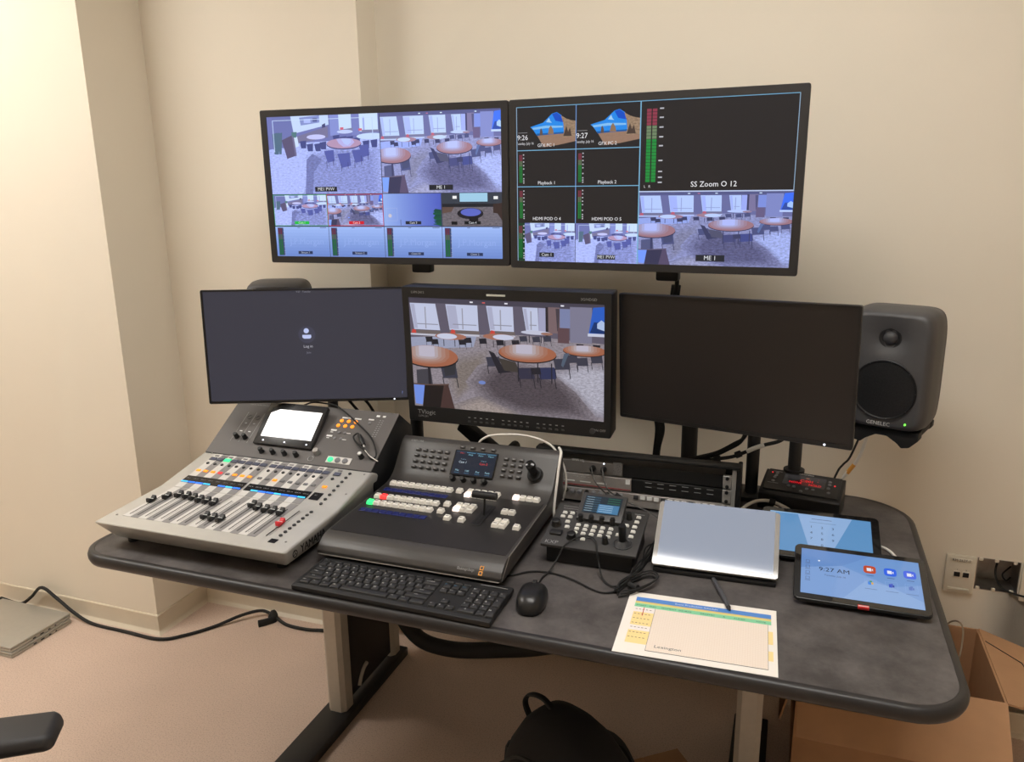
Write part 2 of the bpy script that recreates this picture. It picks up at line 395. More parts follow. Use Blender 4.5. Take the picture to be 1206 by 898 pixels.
for sx_ in (0.536, 0.574, 0.618):
    for zz in (HZ0+0.004, HZ1-0.004):
        b = NB(); rbox(b, sx_-0.005, sx_+0.005, WY-0.002, WY+0.004, zz-0.005, zz+0.005, 0.0015, 1); part('screw_tab', b, IVORY, t)
b = NB(); tube(b, [(0.60, WY+0.06, 0.515), (0.582, WY+0.03, 0.50), (0.578, WY+0.012, 0.475), (0.59, WY+0.004, 0.450), (0.612, WY-0.006, 0.438), (0.66, WY-0.016, 0.433)], 0.0028)
single('wall_cable', 'black cable looping out of the open wall box', 'cable', b, RUBBER)
b = NB(); tube(b, [(0.624, WY+0.06, 0.485), (0.600, WY+0.035, 0.470), (0.612, WY+0.04, 0.450), (0.627, WY+0.06, 0.452)], 0.0022)
single('wall_cable', 'short thin black wire curled inside the open wall box', 'cable', b, RUBBER)

# ------------------------------------------------------------------ desk
DX0, DX1, DY0, DY1, DZ = -1.516, 0.314, 1.212, 2.125, 0.74
desk = thing('desk', 'dark grey laminate desk with rounded corners and silver legs', 'desk', ((DX0+DX1)/2, (DY0+DY1)/2, 0))
RAD = (0.085, 0.10, 0.15, 0.12)
def outline(off):
    return rrect(DX0+off, DX1-off, DY0+off, DY1-off, [max(0.01, r-off) for r in RAD], 10)
PROFD = [(0.016, 0.7402), (0.009, 0.7402), (0.003, 0.7375), (0.0, 0.730), (0.0005, 0.722), (0.004, 0.714), (0.012, 0.710), (0.05, 0.709)]
b = NB(); v = []; f = []; rings = [outline(o) for o, z in PROFD]; n = len(rings[0])
for (o, z), ring in zip(PROFD, rings): v += [(x, y, z) for x, y in ring]
for k in range(len(PROFD)-1):
    for i in range(n): f.append((k*n+i, k*n+(i+1) % n, (k+1)*n+(i+1) % n, (k+1)*n+i))
f.append(tuple((len(PROFD)-1)*n+i for i in range(n)))
add_mesh(b, v, f); bmesh.ops.recalc_face_normals(b, faces=b.faces[:]); part('edge_band', b, EDGE, desk, label='black rounded edge band', ang=60)
b = NB(); prism(b, outline(0.0165), 0.722, DZ, 'z'); part('tabletop', b, LAM, desk)
for lx in (-1.195, -0.033):
    b = NB(); rbox(b, lx-0.047, lx+0.047, 1.30, 2.11, 0.0, 0.030, 0.004, 2); foot = part('foot', b, BLACKMET, desk)
    for y0, y1 in ((1.735, 1.795), (2.04, 2.095)):
        # extruded column with faceted corners
        pr = [(lx-0.030, y0+0.012), (lx-0.018, y0), (lx+0.018, y0), (lx+0.030, y0+0.012), (lx+0.030, y1-0.012), (lx+0.018, y1), (lx-0.018, y1), (lx-0.030, y1-0.012)]
        b = NB(); prism(b, pr, 0.030, 0.70, 'z'); part('column', b, LEGM, desk)
    b = NB(); rbox(b, lx+0.006 if lx < -0.5 else lx-0.02, lx+0.020 if lx < -0.5 else lx-0.006, 1.795, 2.04, 0.045, 0.69, 0.002, 1); pn = part('leg_panel', b, BLACKMET, desk)
    if lx < -0.5:
        b = NB(); tube(b, [(lx+0.022, 1.835, 0.058), (lx+0.022, 1.848, 0.082), (lx+0.022, 1.866, 0.100), (lx+0.022, 1.885, 0.106)], 0.007, 8, 5); part('cutout_highlight', b, LEGM, pn)  # light grey arc modelled in place of the highlight on a cutout
    b = NB(); rbox(b, lx-0.035, lx+0.035, 1.42, 2.05, 0.680, 0.709, 0.003, 1); part('top_bracket', b, BLACKMET, desk)
b = NB(); rbox(b, -1.16, -0.066, 2.055, 2.085, 0.60, 0.66, 0.003, 1); part('cross_rail', b, BLACKMET, desk)
b = NB(); rbox(b, 0.02, 0.05, 1.62, 1.65, 0.685, 0.71, 0.003, 1); part('bracket_clip', b, BLACKMET, desk)
b = NB(); tube(b, [(-1.14, 1.98, 0.55), (-1.11, 1.97, 0.30), (-1.04, 1.96, 0.185), (-0.93, 1.95, 0.165), (-0.78, 1.95, 0.19), (-0.55, 1.95, 0.26), (-0.25, 1.97, 0.42), (-0.12, 1.98, 0.6)], 0.024, 12)
single('cable_sleeve', 'thick black cable sleeve sagging beneath the desk', 'cable sleeve', b, RUBBER)

# ------------------------------------------------------------------ floor things left
SILV = mat('laptop_silver', (186, 182, 172), 0.38, metal=0.5, nz=0.02)
def laptop(M, label, z0):
    t = thing('laptop', label, 'laptop', M @ T(0, 0, z0), 'closed laptops on the floor')
    W = M @ T(0, 0, z0)
    b = NB(); rbox(b, -0.17, 0.17, -0.12, 0.12, 0.0, 0.010, 0.003, 2); base = part('base', b, SILV, t, W)
    b = NB(); rbox(b, -0.17, 0.17, -0.12, 0.12, 0.0112, 0.0185, 0.003, 2); part('lid', b, SILV, t, W)
    b = NB(); box(b, -0.165, 0.165, -0.115, 0.115, 0.0095, 0.0115); part('hinge_gap', b, BLACK, t, W)
    for k, (yy, w) in enumerate(((-0.03, 0.012), (0.0, 0.014), (0.03, 0.009), (0.055, 0.006))):
        b = NB(); box(b, 0.1695, 0.1705, yy-w/2, yy+w/2, 0.003, 0.0075); part('port', b, PORT, t, W)
ML = T(-2.585, 1.775, 0) @ RZ(0)
laptop(ML, 'lower of two closed silver laptops stacked on the floor', 0.0005)
laptop(ML @ T(-0.003, 0.003, 0), 'upper of two closed silver laptops stacked on the floor', 0.0200)
t = thing('floor_cable', 'black power cable lying across the floor along the baseboard', 'cable', (-2.0, 1.92, 0))
b = NB(); tube(b, [(-2.80, 1.92, 0.02), (-2.70, 1.92, 0.014), (-2.64, 1.924, 0.05), (-2.578, 1.925, 0.10), (-2.50, 1.92, 0.07), (-2.42, 1.915, 0.03), (-2.327, 1.908, 0.006), (-2.17, 1.905, 0.006), (-2.02, 1.905, 0.006), (-1.95, 1.955, 0.006), (-1.89, 2.035, 0.006), (-1.83, 2.11, 0.02), (-1.775, 2.16, 0.022), (-1.71, 2.15, 0.012), (-1.646, 2.128, 0.006), (-1.56, 2.125, 0.006), (-1.48, 2.14, 0.006), (-1.38, 2.12, 0.006), (-1.25, 2.10, 0.006)], 0.006, 8, 6)
part('cable', b, RUBBER, t)
b = NB(); tube(b, [(-1.732, 2.143, 0.010), (-1.722, 2.152, 0.030), (-1.708, 2.142, 0.012), (-1.722, 2.118, 0.010), (-1.742, 2.092, 0.012)], 0.013, 8, 5, flat=0.45); part('hook_and_loop_tie', b, RUBBER, t)

# office chair: the armrest reaches into the picture at the lower left
CHM = T(-1.150, 0.500, 0) @ RZ(-56)    # local +y = the way the chair faces
ch = thing('office_chair', 'black office chair with padded armrest at the left picture edge', 'chair', CHM)
PAD = mat('armrest_pad', (48, 47, 48), 0.5, nz=0.04, bump=0.05, bs=500)
FAB = mat('black_mesh_fabric', (36, 36, 38), 0.9, nz=0.15, ns=300)
for sx_ in (-1, 1):
    b = NB(); rbox(b, sx_*0.27-0.050, sx_*0.27+0.050, -0.06, 0.20, 0.632, 0.664, 0.0155, 5)
    for vv in b.verts:
        k = max(0, (vv.co.y-0.14)/0.06); vv.co.x = sx_*0.27+(vv.co.x-sx_*0.27)*(1-0.30*k*k); vv.co.z -= 0.008*k*k
    part('armrest', b, PAD, ch, CHM)
    b = NB(); rbox(b, sx_*0.27-0.018, sx_*0.27+0.018, 0.0, 0.07, 0.40, 0.63, 0.006, 2); part('arm_post', b, BLACK, ch, CHM)
    b = NB(); rbox(b, min(sx_*0.288, sx_*0.12), max(sx_*0.288, sx_*0.12), 0.01, 0.06, 0.395, 0.412, 0.004, 2); part('arm_bracket', b, BLACK, ch, CHM)
b = NB(); rbox(b, -0.24, 0.24, -0.20, 0.25, 0.42, 0.49, 0.03, 3); part('seat', b, FAB, ch, CHM)
b = NB(); rbox(b, -0.22, 0.22, -0.27, -0.22, 0.55, 1.02, 0.022, 3); part('backrest', b, FAB, ch, CHM)
b = NB(); rbox(b, -0.03, 0.03, -0.29, -0.25, 0.40, 0.62, 0.01, 2); rbox(b, -0.03, 0.03, -0.28, 0.05, 0.385, 0.42, 0.01, 2); part('back_support', b, BLACK, ch, CHM)
b = NB(); cyl(b, (0, 0, 0.10), (0, 0, 0.40), 0.028); part('gas_column', b, BLACK, ch, CHM)
for k in range(5):
    a = math.radians(72*k+18); c, s = math.cos(a), math.sin(a)
    b = NB(); tube(b, [(0, 0, 0.115), (0.15*c, 0.15*s, 0.10), (0.28*c, 0.28*s, 0.075)], 0.020, 8, 4); lg = part('base_leg', b, BLACK, ch, CHM)
    b = NB(); cyl(b, (0.28*c-0.02*s, 0.28*s+0.02*c, 0.03), (0.28*c+0.02*s, 0.28*s-0.02*c, 0.03), 0.03); part('caster', b, RUBBER, lg, CHM)

# ------------------------------------------------------------------ floor things right
BX0, BX1, BY0, BY1, BZ = 0.075, 0.535, 1.895, 2.235, 0.35
cb = thing('cardboard_box', 'large open brown cardboard box with flaps folded out under the desk corner', 'box', ((BX0+BX1)/2, (BY0+BY1)/2, 0))
w = 0.005
for nm, g in (('side_wall', (BX0, BX0+w, BY0, BY1, 0.001, BZ)), ('side_wall', (BX1-w, BX1, BY0, BY1, 0.001, BZ)), ('end_wall', (BX0+w, BX1-w, BY0, BY0+w, 0.001, BZ)), ('end_wall', (BX0+w, BX1-w, BY1-w, BY1, 0.001, BZ)), ('bottom', (BX0+w, BX1-w, BY0+w, BY1-w, 0.001, 0.006))):
    b = NB(); box(b, *g); part(nm, b, CARD, cb)
def flap(hx, hy, U, L, ang, wid, taper=0.015):
    """flap hinged at (hx,hy,BZ); U along the hinge, L outward; ang below horizontal"""
    U, L = Vector(U), Vector(L); out = L*math.cos(math.radians(ang))+Vector((0, 0, -math.sin(math.radians(ang))))
    M = frame((hx, hy, BZ), U, out); return M
FL = 0.17
M = flap((BX0+BX1)/2, BY0, (1, 0, 0), (0, -1, 0), 38, 0); hw = (BX1-BX0)/2
b = NB(); prism(b, [(-hw, 0), (hw, 0), (hw-0.002, FL), (-hw+0.002, FL)], -0.0025, 0.0025, 'z', M); part('flap', b, CARD, cb)
M = flap(BX1, (BY0+BY1)/2, (0, 1, 0), (1, 0, 0), 8, 0); hd = (BY1-BY0)/2
b = NB(); prism(b, [(-hd, 0), (hd, 0), (hd-0.05, FL*0.72), (-hd+0.0, FL*0.72)], -0.0025, 0.0025, 'z', M); fr = part('flap', b, CARD, cb)
b = NB(); tube(b, [M @ Vector((0.105, 0.004, -0.0035)), M @ Vector((0.04, 0.075, -0.0035)), M @ Vector((-0.045, 0.085, -0.0035))], 0.0012, 6, 1); tube(b, [M @ Vector((0.105, 0.004, 0.0035)), M @ Vector((0.04, 0.075, 0.0035)), M @ Vector((-0.045, 0.085, 0.0035))], 0.0012, 6, 1); part('printed_line', b, PORT, fr)
M = flap(BX0, (BY0+BY1)/2, (0, -1, 0), (-1, 0, 0), 78, 0)
b = NB(); prism(b, [(-hd, 0), (hd, 0), (hd-0.01, FL), (-hd+0.01, FL)], -0.0025, 0.0025, 'z', M); part('flap', b, CARD, cb)
b = NB(); tube(b, [(0.40, 2.20, 0.20), (0.43, 2.15, 0.30), (0.452, 2.10, 0.325), (0.475, 2.03, 0.29), (0.485, 1.98, 0.20), (0.46, 1.95, 0.10)], 0.0045)
single('cable', 'black cable arched inside the large cardboard box', 'cable', b, RUBBER)
b = NB(); tube(b, [(0.42, 2.19, 0.26), (0.455, 2.215, 0.36), (0.478, 2.16, 0.395), (0.468, 2.09, 0.35), (0.44, 2.05, 0.24)], 0.0022)
single('cable', 'thin beige cable loop standing above the box by the desk edge', 'cable', b, mat('beige_cable', (150, 132, 110), 0.5))
M = T(-0.235, 1.70, 0) @ RZ(38)
t = thing('cardboard_box', 'small closed brown carton on the floor behind the backpack', 'box', M)
b = NB(); box(b, -0.10, 0.10, -0.085, 0.085, 0.001, 0.085); part('carton_body', b, CARD, t, M)
b = NB(); box(b, -0.10, -0.001, -0.085, 0.085, 0.0852, 0.088); part('flap', b, CARD, t, M)
b = NB(); box(b, 0.001, 0.10, -0.085, 0.085, 0.0852, 0.088); part('flap', b, CARD, t, M)

# backpack
BPF = mat('backpack_fabric', (20, 19, 20), 0.85, nz=0.15, ns=200, bump=0.15, bs=500)
MB_ = T(-0.395, 1.415, 0) @ RZ(-24)
bp = thing('backpack', 'black fabric backpack slumped on the floor under the desk', 'backpack', MB_)
def blob(rings, n=32, e=3.0, M=I4):
    """rings: (z, cx, cy, rx, ry); superellipse loft"""
    bm = NB(); v = []; f = []
    for z, cx, cy, rx, ry in rings:
        for i in range(n):
            t_ = 2*math.pi*i/n; c, s = math.cos(t_), math.sin(t_)
            v.append((cx+rx*math.copysign(abs(c)**(2/e), c), cy+ry*math.copysign(abs(s)**(2/e), s), z))
    for k in range(len(rings)-1):
        for i in range(n): f.append((k*n+i, k*n+(i+1) % n, (k+1)*n+(i+1) % n, (k+1)*n+i))
    f.append(tuple(range(n-1, -1, -1))); f.append(tuple((len(rings)-1)*n+i for i in range(n)))
    return add_mesh(bm, v, f, M)
b = blob([(0.002, 0, 0, 0.13, 0.085), (0.02, 0, 0, 0.155, 0.105), (0.10, 0, 0.0, 0.165, 0.115), (0.20, 0, 0.005, 0.162, 0.112), (0.27, -0.004, 0.015, 0.156, 0.105), (0.32, -0.016, 0.025, 0.136, 0.092), (0.362, -0.030, 0.035, 0.102, 0.072), (0.390, -0.036, 0.04, 0.066, 0.048), (0.402, -0.040, 0.04, 0.030, 0.022), (0.404, -0.040, 0.04, 0.008, 0.006)])
part('main_compartment', b, BPF, bp, MB_, ang=80)
b = blob([(0.03, 0, -0.115, 0.10, 0.02), (0.05, 0, -0.12, 0.125, 0.035), (0.15, 0, -0.12, 0.13, 0.04), (0.21, 0, -0.108, 0.115, 0.03), (0.235, 0, -0.10, 0.08, 0.01)])
part('front_pocket', b, BPF, bp, MB_, ang=80)
b = NB(); tube(b, [(-0.118, 0.03, 0.325), (-0.150, 0.03, 0.375), (-0.138, 0.032, 0.405), (-0.100, 0.035, 0.412), (-0.062, 0.035, 0.392)], 0.009, 8, 5, flat=0.5); part('grab_handle', b, RUBBER, bp, MB_)
for s in (-1, 1):
    b = NB(); tube(b, [(s*0.06-0.03, 0.10, 0.35), (s*0.10-0.05, 0.135, 0.31), (s*0.13-0.04, 0.150, 0.22), (s*0.13, 0.14, 0.12), (s*0.13, 0.11, 0.04)], 0.022, 8, 5, flat=0.35); part('shoulder_strap', b, BPF, bp, MB_)
b = NB(); tube(b, [(-0.16, 0.01, 0.27), (-0.185, 0.03, 0.24), (-0.195, 0.03, 0.15), (-0.18, 0.01, 0.05)], 0.024, 8, 5, flat=0.6); part('side_pocket', b, BPF, bp, MB_)
b = NB(); tube(b, [(-0.14, -0.07, 0.28), (-0.06, -0.078, 0.345), (0.05, -0.074, 0.33), (0.13, -0.06, 0.26)], 0.004, 6, 5); part('zip', b, RUBBER, bp, MB_)

# ------------------------------------------------------------------ pictures on the screens
def room_main(c, detail=True):
    """meeting room with round tables, as the main camera shows it"""
    c.rect(0, 0, 1, 1, (94, 88, 104)); c.rect(0, 0, 1, 0.045, (70, 66, 80))
    for u in (0.33, 0.51, 0.79): c.rect(u, 0.018, u+0.016, 0.03, (225, 225, 235))
    c.rect(0.395, 0.02, 0.41, 0.03, (210, 90, 90))
    # floor
    c.poly([(0, 0.36), (0.3, 0.31), (0.6, 0.29), (1, 0.33), (1, 1.0), (0, 1.0)], (138, 130, 138), 0.42)
    c.poly([(0, 0.36), (0.36, 0.32), (0.34, 0.42), (0.2, 0.44), (0, 0.50)], (150, 155, 180), 0.08)
    c.soft([(0.25, 0.50), (0.42, 0.42), (0.42, 0.62), (0.32, 0.80), (0.22, 0.97), (0.18, 0.72)], (122, 112, 108), (138, 130, 138), 0.45)
    c.soft([(0.36, 0.58), (0.50, 0.50), (0.68, 0.56), (0.84, 0.66), (0.95, 0.84), (0.98, 1.02), (0.58, 1.03), (0.36, 0.90), (0.29, 0.74)], (78, 70, 76), (138, 130, 138), 0.5, 7, 1.0, 0.6)
    c.soft([(0.74, 0.60), (0.88, 0.50), (1.1, 0.52), (1.1, 1.0), (0.96, 0.96), (0.86, 0.76)], (168, 166, 180), (132, 126, 136), 0.42, 5, 1.0, 0.7)
    c.soft([(0.20, 0.97), (0.36, 0.86), (0.56, 0.98), (0.60, 1.04), (0.20, 1.05)], (152, 140, 136), (120, 112, 116), 0.45, 4)
    # windows
    for a, b_, v1, cur in ((0.01, 0.165, 0.285, 0.02), (0.205, 0.372, 0.275, 0.05), (0.42, 0.555, 0.265, 0.025), (0.605, 0.68, 0.25, 0.015)):
        c.poly([(a-0.005, 0.05), (b_-0.02 if a < 0.1 else b_-0.003, 0.05), (b_, v1), (a+0.012, v1)], (190, 196, 222))
        c.poly([(a, 0.06), (a+cur, 0.06), (a+cur+0.012, v1-0.01), (a+0.014, v1-0.01)], (168, 170, 196))
        m_ = (a+b_)/2; c.rect(m_-0.003, 0.08, m_+0.003, v1-0.01, (150, 150, 165)); c.rect(a+0.03, v1-0.055, b_-0.01, v1-0.047, (140, 140, 155))
    for a, b_, v in ((0.0, 0.165, 0.29), (0.215, 0.375, 0.275), (0.425, 0.56, 0.265)):
        c.rect(a, v, b_, v+0.032, (108, 98, 98)); c.rect(a, v+0.032, b_, v+0.048, (190, 190, 205))
        c.poly([(a+0.005, v+0.03), (a+0.012, v-0.005), (a+0.03, v), (a+0.032, v+0.03)], (196, 70, 62))
    c.rect(0.68, 0.05, 0.72, 0.28, (160, 160, 190)); c.rect(0.715, 0.04, 0.728, 0.30, (44, 38, 44)); c.rect(0.728, 0.04, 0.785, 0.26, (118, 98, 102))
    c.poly([(0.765, 0.05), (0.785, 0.05), (0.78, 0.24), (0.772, 0.24)], (70, 62, 70))
    c.rect(0.785, 0.05, 0.835, 0.21, (120, 128, 165)); c.rect(0.775, 0.21, 0.83, 0.34, (92, 70, 76)); c.rect(0.835, 0.03, 0.94, 0.33, (122, 120, 142))
    c.poly([(0.945, 0.03), (1, 0.02), (1, 0.25), (0.925, 0.245)], (42, 92, 190)); c.poly([(0.95, 0.15), (1, 0.15), (1, 0.245), (0.93, 0.24)], (24, 52, 108))
    c.poly([(0.965, 0.16), (0.985, 0.13), (1, 0.15), (1, 0.22), (0.965, 0.20)], (170, 190, 225)); c.rect(0.92, 0.245, 1, 0.27, (196, 200, 220))
    dk = (38, 36, 44); dk2 = (58, 58, 72)
    def chair(u, v, s, col, ln=-1):
        c.poly([(u-0.035*s, v), (u+0.035*s, v-0.01*s), (u+0.042*s, v+0.075*s), (u-0.026*s, v+0.085*s)], col)
        for k in (-0.030, 0.034): c.poly([(u+k*s, v+0.075*s), (u+(k+0.004)*s, v+0.075*s), (u+(k+0.010)*s, v+0.15*s), (u+(k+0.006)*s, v+0.15*s)], dk)
    def table(cx, cy, rx, ry, shine=0.5, col=(158, 98, 74)):
        c.ell(cx, cy+ry*0.13, rx*1.01, ry, (30, 26, 30), n=28); c.ell(cx, cy, rx, ry, col, n=28)
        for wd, dn, cc in ((0.80, 0.74, (160, 112, 94)), (0.66, 0.58, (164, 126, 114)), (0.52, 0.42, (168, 142, 136)), (0.40, 0.26, (174, 160, 164)), (0.28, 0.06, (184, 178, 194))):
            xs_ = [-wd+2*wd*q/10 for q in range(11)]; o_ = -0.10
            c.poly([(cx+rx*(x+o_), cy-ry*0.98*math.sqrt(max(0, 1-(x+o_)**2))) for x in xs_]+[(cx+rx*(x+o_), cy+ry*dn*math.sqrt(max(0, 1-(x/wd)**2))) for x in reversed(xs_)], cc)
    # far tables and chairs
    for u, v in ((0.10, 0.35), (0.13, 0.37), (0.28, 0.36), (0.31, 0.34), (0.39, 0.34), (0.48, 0.345), (0.56, 0.34), (0.60, 0.30), (0.665, 0.30), (0.72, 0.29)): chair(u, v, 0.55, dk if u < 0.6 else dk2)
    c.ell(0.22, 0.335, 0.085, 0.030, (160, 108, 92)); c.ell(0.20, 0.335, 0.055, 0.026, (196, 200, 222))
    c.ell(0.475, 0.315, 0.082, 0.027, (160, 108, 90)); c.ell(0.50, 0.317, 0.055, 0.024, (196, 200, 222))
    c.ell(0.665, 0.262, 0.075, 0.018, (190, 192, 212)); c.ell(0.72, 0.268, 0.03, 0.012, (150, 110, 96))
    for u, v in ((0.21, 0.365), (0.475, 0.35), (0.66, 0.29)): c.rect(u-0.03, v, u-0.026, v+0.06, dk); c.rect(u+0.03, v, u+0.034, v+0.06, dk)
    for u, v in ((0.84, 0.44), (0.89, 0.46), (0.96, 0.43)): chair(u, v, 0.8, dk2)
    c.rect(0.865, 0.34, 0.90, 0.355, dk); c.rect(0.945, 0.34, 0.98, 0.36, dk)
    table(0.905, 0.395, 0.105, 0.046)
    # big tables
    for u, v, s in ((0.44, 0.50, 1.0), (0.79, 0.48, 1.1)): chair(u, v, s, dk2)
    c.poly([(0.42, 0.44), (0.45, 0.46), (0.50, 0.60), (0.54, 0.62), (0.47, 0.64)], dk)
    c.poly([(0.47, 0.50), (0.56, 0.53), (0.58, 0.62), (0.50, 0.61)], (64, 58, 54))
    table(0.62, 0.445, 0.147, 0.078)
    chair(0.61, 0.58, 1.15, (52, 50, 68)); chair(0.715, 0.565, 1.2, (48, 52, 84)); chair(0.66, 0.57, 0.7, dk)
    c.poly([(0.79, 0.53), (0.805, 0.43), (0.83, 0.42), (0.80, 0.55)], (80, 92, 110))
    for u in (0.57, 0.67, 0.74): c.rect(u, 0.52, u+0.006, 0.70, dk)
    chair(0.20, 0.62, 1.2, dk2); c.poly([(0.17, 0.58), (0.245, 0.56), (0.235, 0.68), (0.18, 0.70)], (50, 50, 56))
    c.poly([(0.02, 0.66), (0.10, 0.64), (0.11, 0.80), (0.02, 0.80)], (66, 64, 72)); c.rect(0.085, 0.62, 0.10, 0.82, dk)
    table(0.10, 0.525, 0.155, 0.098)
    if detail: c.ell(0.38, 0.735, 0.019, 0.017, (110, 130, 190))
    # lectern
    c.poly([(0.0, 0.785), (0.07, 0.79), (0.20, 0.77), (0.195, 0.80), (0.0, 0.80)], (92, 72, 66))
    c.poly([(0.0, 0.80), (0.062, 0.80), (0.045, 0.985), (0.005, 0.98)], (110, 140, 220))
    c.poly([(0.062, 0.80), (0.17, 0.79), (0.145, 1.0), (0.045, 1.0)], (32, 26, 26)); c.poly([(0.17, 0.79), (0.195, 0.78), (0.225, 1.0), (0.145, 1.0)], (70, 50, 48))
def room_side(c):
    """the preview camera: lectern and screen wall at the left, tables to the right"""
    c.rect(0, 0, 1, 1, (96, 92, 116)); c.poly([(0, 0.42), (0.3, 0.34), (1, 0.30), (1, 1), (0, 1)], (168, 166, 182), 0.35)
    c.rect(0.05, 0.0, 0.23, 0.40, (92, 90, 112)); c.poly([(0.22, 0.0), (0.56, 0.0), (0.56, 0.12), (0.24, 0.22)], (196, 198, 216)); c.poly([(0.30, 0.02), (0.48, 0.0), (0.48, 0.09), (0.31, 0.12)], (120, 122, 140))
    c.rect(0.34, 0.04, 0.40, 0.09, (170, 170, 190)); c.rect(0.42, 0.03, 0.46, 0.08, (70, 72, 92))
    c.poly([(0.26, 0.26), (0.55, 0.14), (0.55, 0.28), (0.28, 0.34)], (104, 90, 90)); c.poly([(0.5, 0.12), (0.53, 0.10), (0.53, 0.15), (0.5, 0.16)], dkp)
    c.rect(0.57, 0.0, 0.65, 0.26, (120, 120, 145)); c.rect(0.65, 0.0, 0.76, 0.20, (200, 205, 228)); c.rect(0.76, 0.0, 0.83, 0.26, (106, 104, 128)); c.rect(0.83, 0.0, 0.99, 0.22, (204, 208, 230)); c.rect(0.86, 0.04, 0.875, 0.2, (150, 150, 170))
    c.poly([(0.65, 0.19), (0.77, 0.17), (0.77, 0.21), (0.65, 0.22)], (110, 100, 100)); c.rect(0.66, 0.16, 0.69, 0.19, (210, 70, 60)); c.rect(0.82, 0.18, 0.85, 0.21, (210, 70, 60)); c.rect(0.85, 0.20, 1.0, 0.23, (110, 100, 100))
    c.soft([(0.34, 0.50), (0.62, 0.38), (1.02, 0.42), (1.05, 1.05), (0.28, 1.05), (0.33, 0.78)], (124, 122, 142), (160, 158, 174), 0.5, 5, 1.0, 0.75)
    c.poly([(0.34, 0.56), (0.40, 0.48), (0.48, 0.56), (0.40, 0.72), (0.38, 1.0), (0.31, 1.0), (0.33, 0.74)], (98, 96, 114), 0.4)
    for u in (0.04, 0.06, 0.085): c.poly([(u, 0.22), (u+0.05, 0.20), (u+0.03, 0.48), (u+0.01, 0.48)], (60, 82, 70))
    c.poly([(0.22, 0.26), (0.27, 0.26), (0.28, 0.38), (0.24, 0.40)], (204, 204, 216)); c.poly([(0.22, 0.20), (0.27, 0.20), (0.26, 0.27), (0.22, 0.27)], (60, 96, 66))
    c.poly([(0.125, 0.30), (0.22, 0.24), (0.25, 0.50), (0.165, 0.54)], (70, 54, 54)); c.poly([(0.22, 0.24), (0.24, 0.27), (0.255, 0.50), (0.24, 0.51)], (96, 80, 80))
    for u, v in ((0.32, 0.32), (0.38, 0.36), (0.45, 0.36), (0.5, 0.34), (0.62, 0.26), (0.68, 0.28), (0.74, 0.28), (0.80, 0.30), (0.88, 0.34), (0.95, 0.33)):
        c.poly([(u-0.03, v), (u+0.03, v-0.01), (u+0.025, v+0.09), (u-0.02, v+0.09)], (44, 46, 72))
    c.ell(0.44, 0.27, 0.085, 0.032, (196, 180, 184)); c.ell(0.70, 0.215, 0.07, 0.024, (190, 186, 196)); c.ell(0.93, 0.28, 0.13, 0.04, (196, 200, 220))
    for u, v, s in ((0.55, 0.50, 1), (0.68, 0.54, 1.3), (0.80, 0.50, 1.1), (0.86, 0.44, 1)):
        c.poly([(u-0.045*s, v-0.05), (u+0.04*s, v-0.06), (u+0.045*s, v+0.08*s), (u-0.02*s, v+0.10*s)], (62, 64, 102)); c.rect(u-0.03, v+0.08, u-0.025, v+0.17, dkp); c.rect(u+0.03, v+0.06, u+0.035, v+0.14, dkp)
    c.ell(0.685, 0.372, 0.155, 0.066, dkp); c.ell(0.685, 0.36, 0.153, 0.064, (176, 124, 116), n=26)
    c.poly([(0.62, 0.302), (0.68, 0.297), (0.76, 0.303), (0.78, 0.35), (0.74, 0.40), (0.68, 0.405), (0.64, 0.36)], (178, 156, 166)); c.poly([(0.66, 0.300), (0.70, 0.299), (0.745, 0.304), (0.75, 0.35), (0.72, 0.385), (0.69, 0.37)], (178, 176, 208))
    c.rect(0.05, 0.045, 0.95, 0.052, (200, 204, 224)); c.rect(0.05, 0.045, 0.056, 0.45, (190, 194, 214)); c.rect(0.94, 0.05, 0.946, 0.3, (190, 194, 214))
dkp = (40, 38, 56)
def blue(c): return (c[0]*0.84+36, c[1]*0.92+38, min(255, c[2]*1.04+66))
def blue2(c): return (c[0]*0.80+30, c[1]*0.88+32, min(255, c[2]*1.0+58))
def tag_label(c, cx, cy, w, h, s, bg=(38, 40, 48), fg=(225, 228, 235)):
    c.rect(cx-w/2, cy-h/2, cx+w/2, cy+h/2, bg); c.text(cx, cy, h*0.95, s, fg)
def meter(c, u0, v0, u1, v1, two=True, ticks=True, dim=1.0):
    n = 22
    for k in range(n):
        v = v0+(v1-v0)*k/n; col = (142, 58, 78) if k < 5 else ((110, 132, 100) if k < 9 else (30, 140, 62)); col = tuple(x*dim for x in col)
        w = (u1-u0)
        for a, b_ in (((0.0, 0.44), (0.56, 1.0)) if two else ((0, 1),)): c.rect(u0+w*a, v, u0+w*b_, v+(v1-v0)*0.86/n, col)
    if ticks:
        for v in (0, .12, .25, .38, .5, .7, .85, .93, 1): c.rect(u1+(u1-u0)*0.25, v0+(v1-v0)*v-0.004, u1+(u1-u0)*0.65, v0+(v1-v0)*v+0.004, (190, 190, 200))

W_UP, H_UP = 0.664, 0.374
cUL = Canvas(W_UP, H_UP); cUL.rect(0, 0, 1, 1, (60, 64, 90))
cUL.sub(0, 0, 0.4985, 0.545, blue); room_side(cUL); cUL.sub(0, 0, 0.4985, 0.545); tag_label(cUL, 0.5, 0.94, 0.20, 0.062, 'ME1 PVW')
cUL.sub(0.5015, 0, 1, 0.545, blue); room_main(cUL, False); cUL.sub(0.5015, 0, 1, 0.545); tag_label(cUL, 0.5, 0.935, 0.20, 0.065, 'ME 1')
for k in range(4): cUL.sub(0.25*k, 0.55, 0.25*(k+1)-0.002, 0.775, blue); (room_side, room_main)[k](cUL) if k < 2 else None
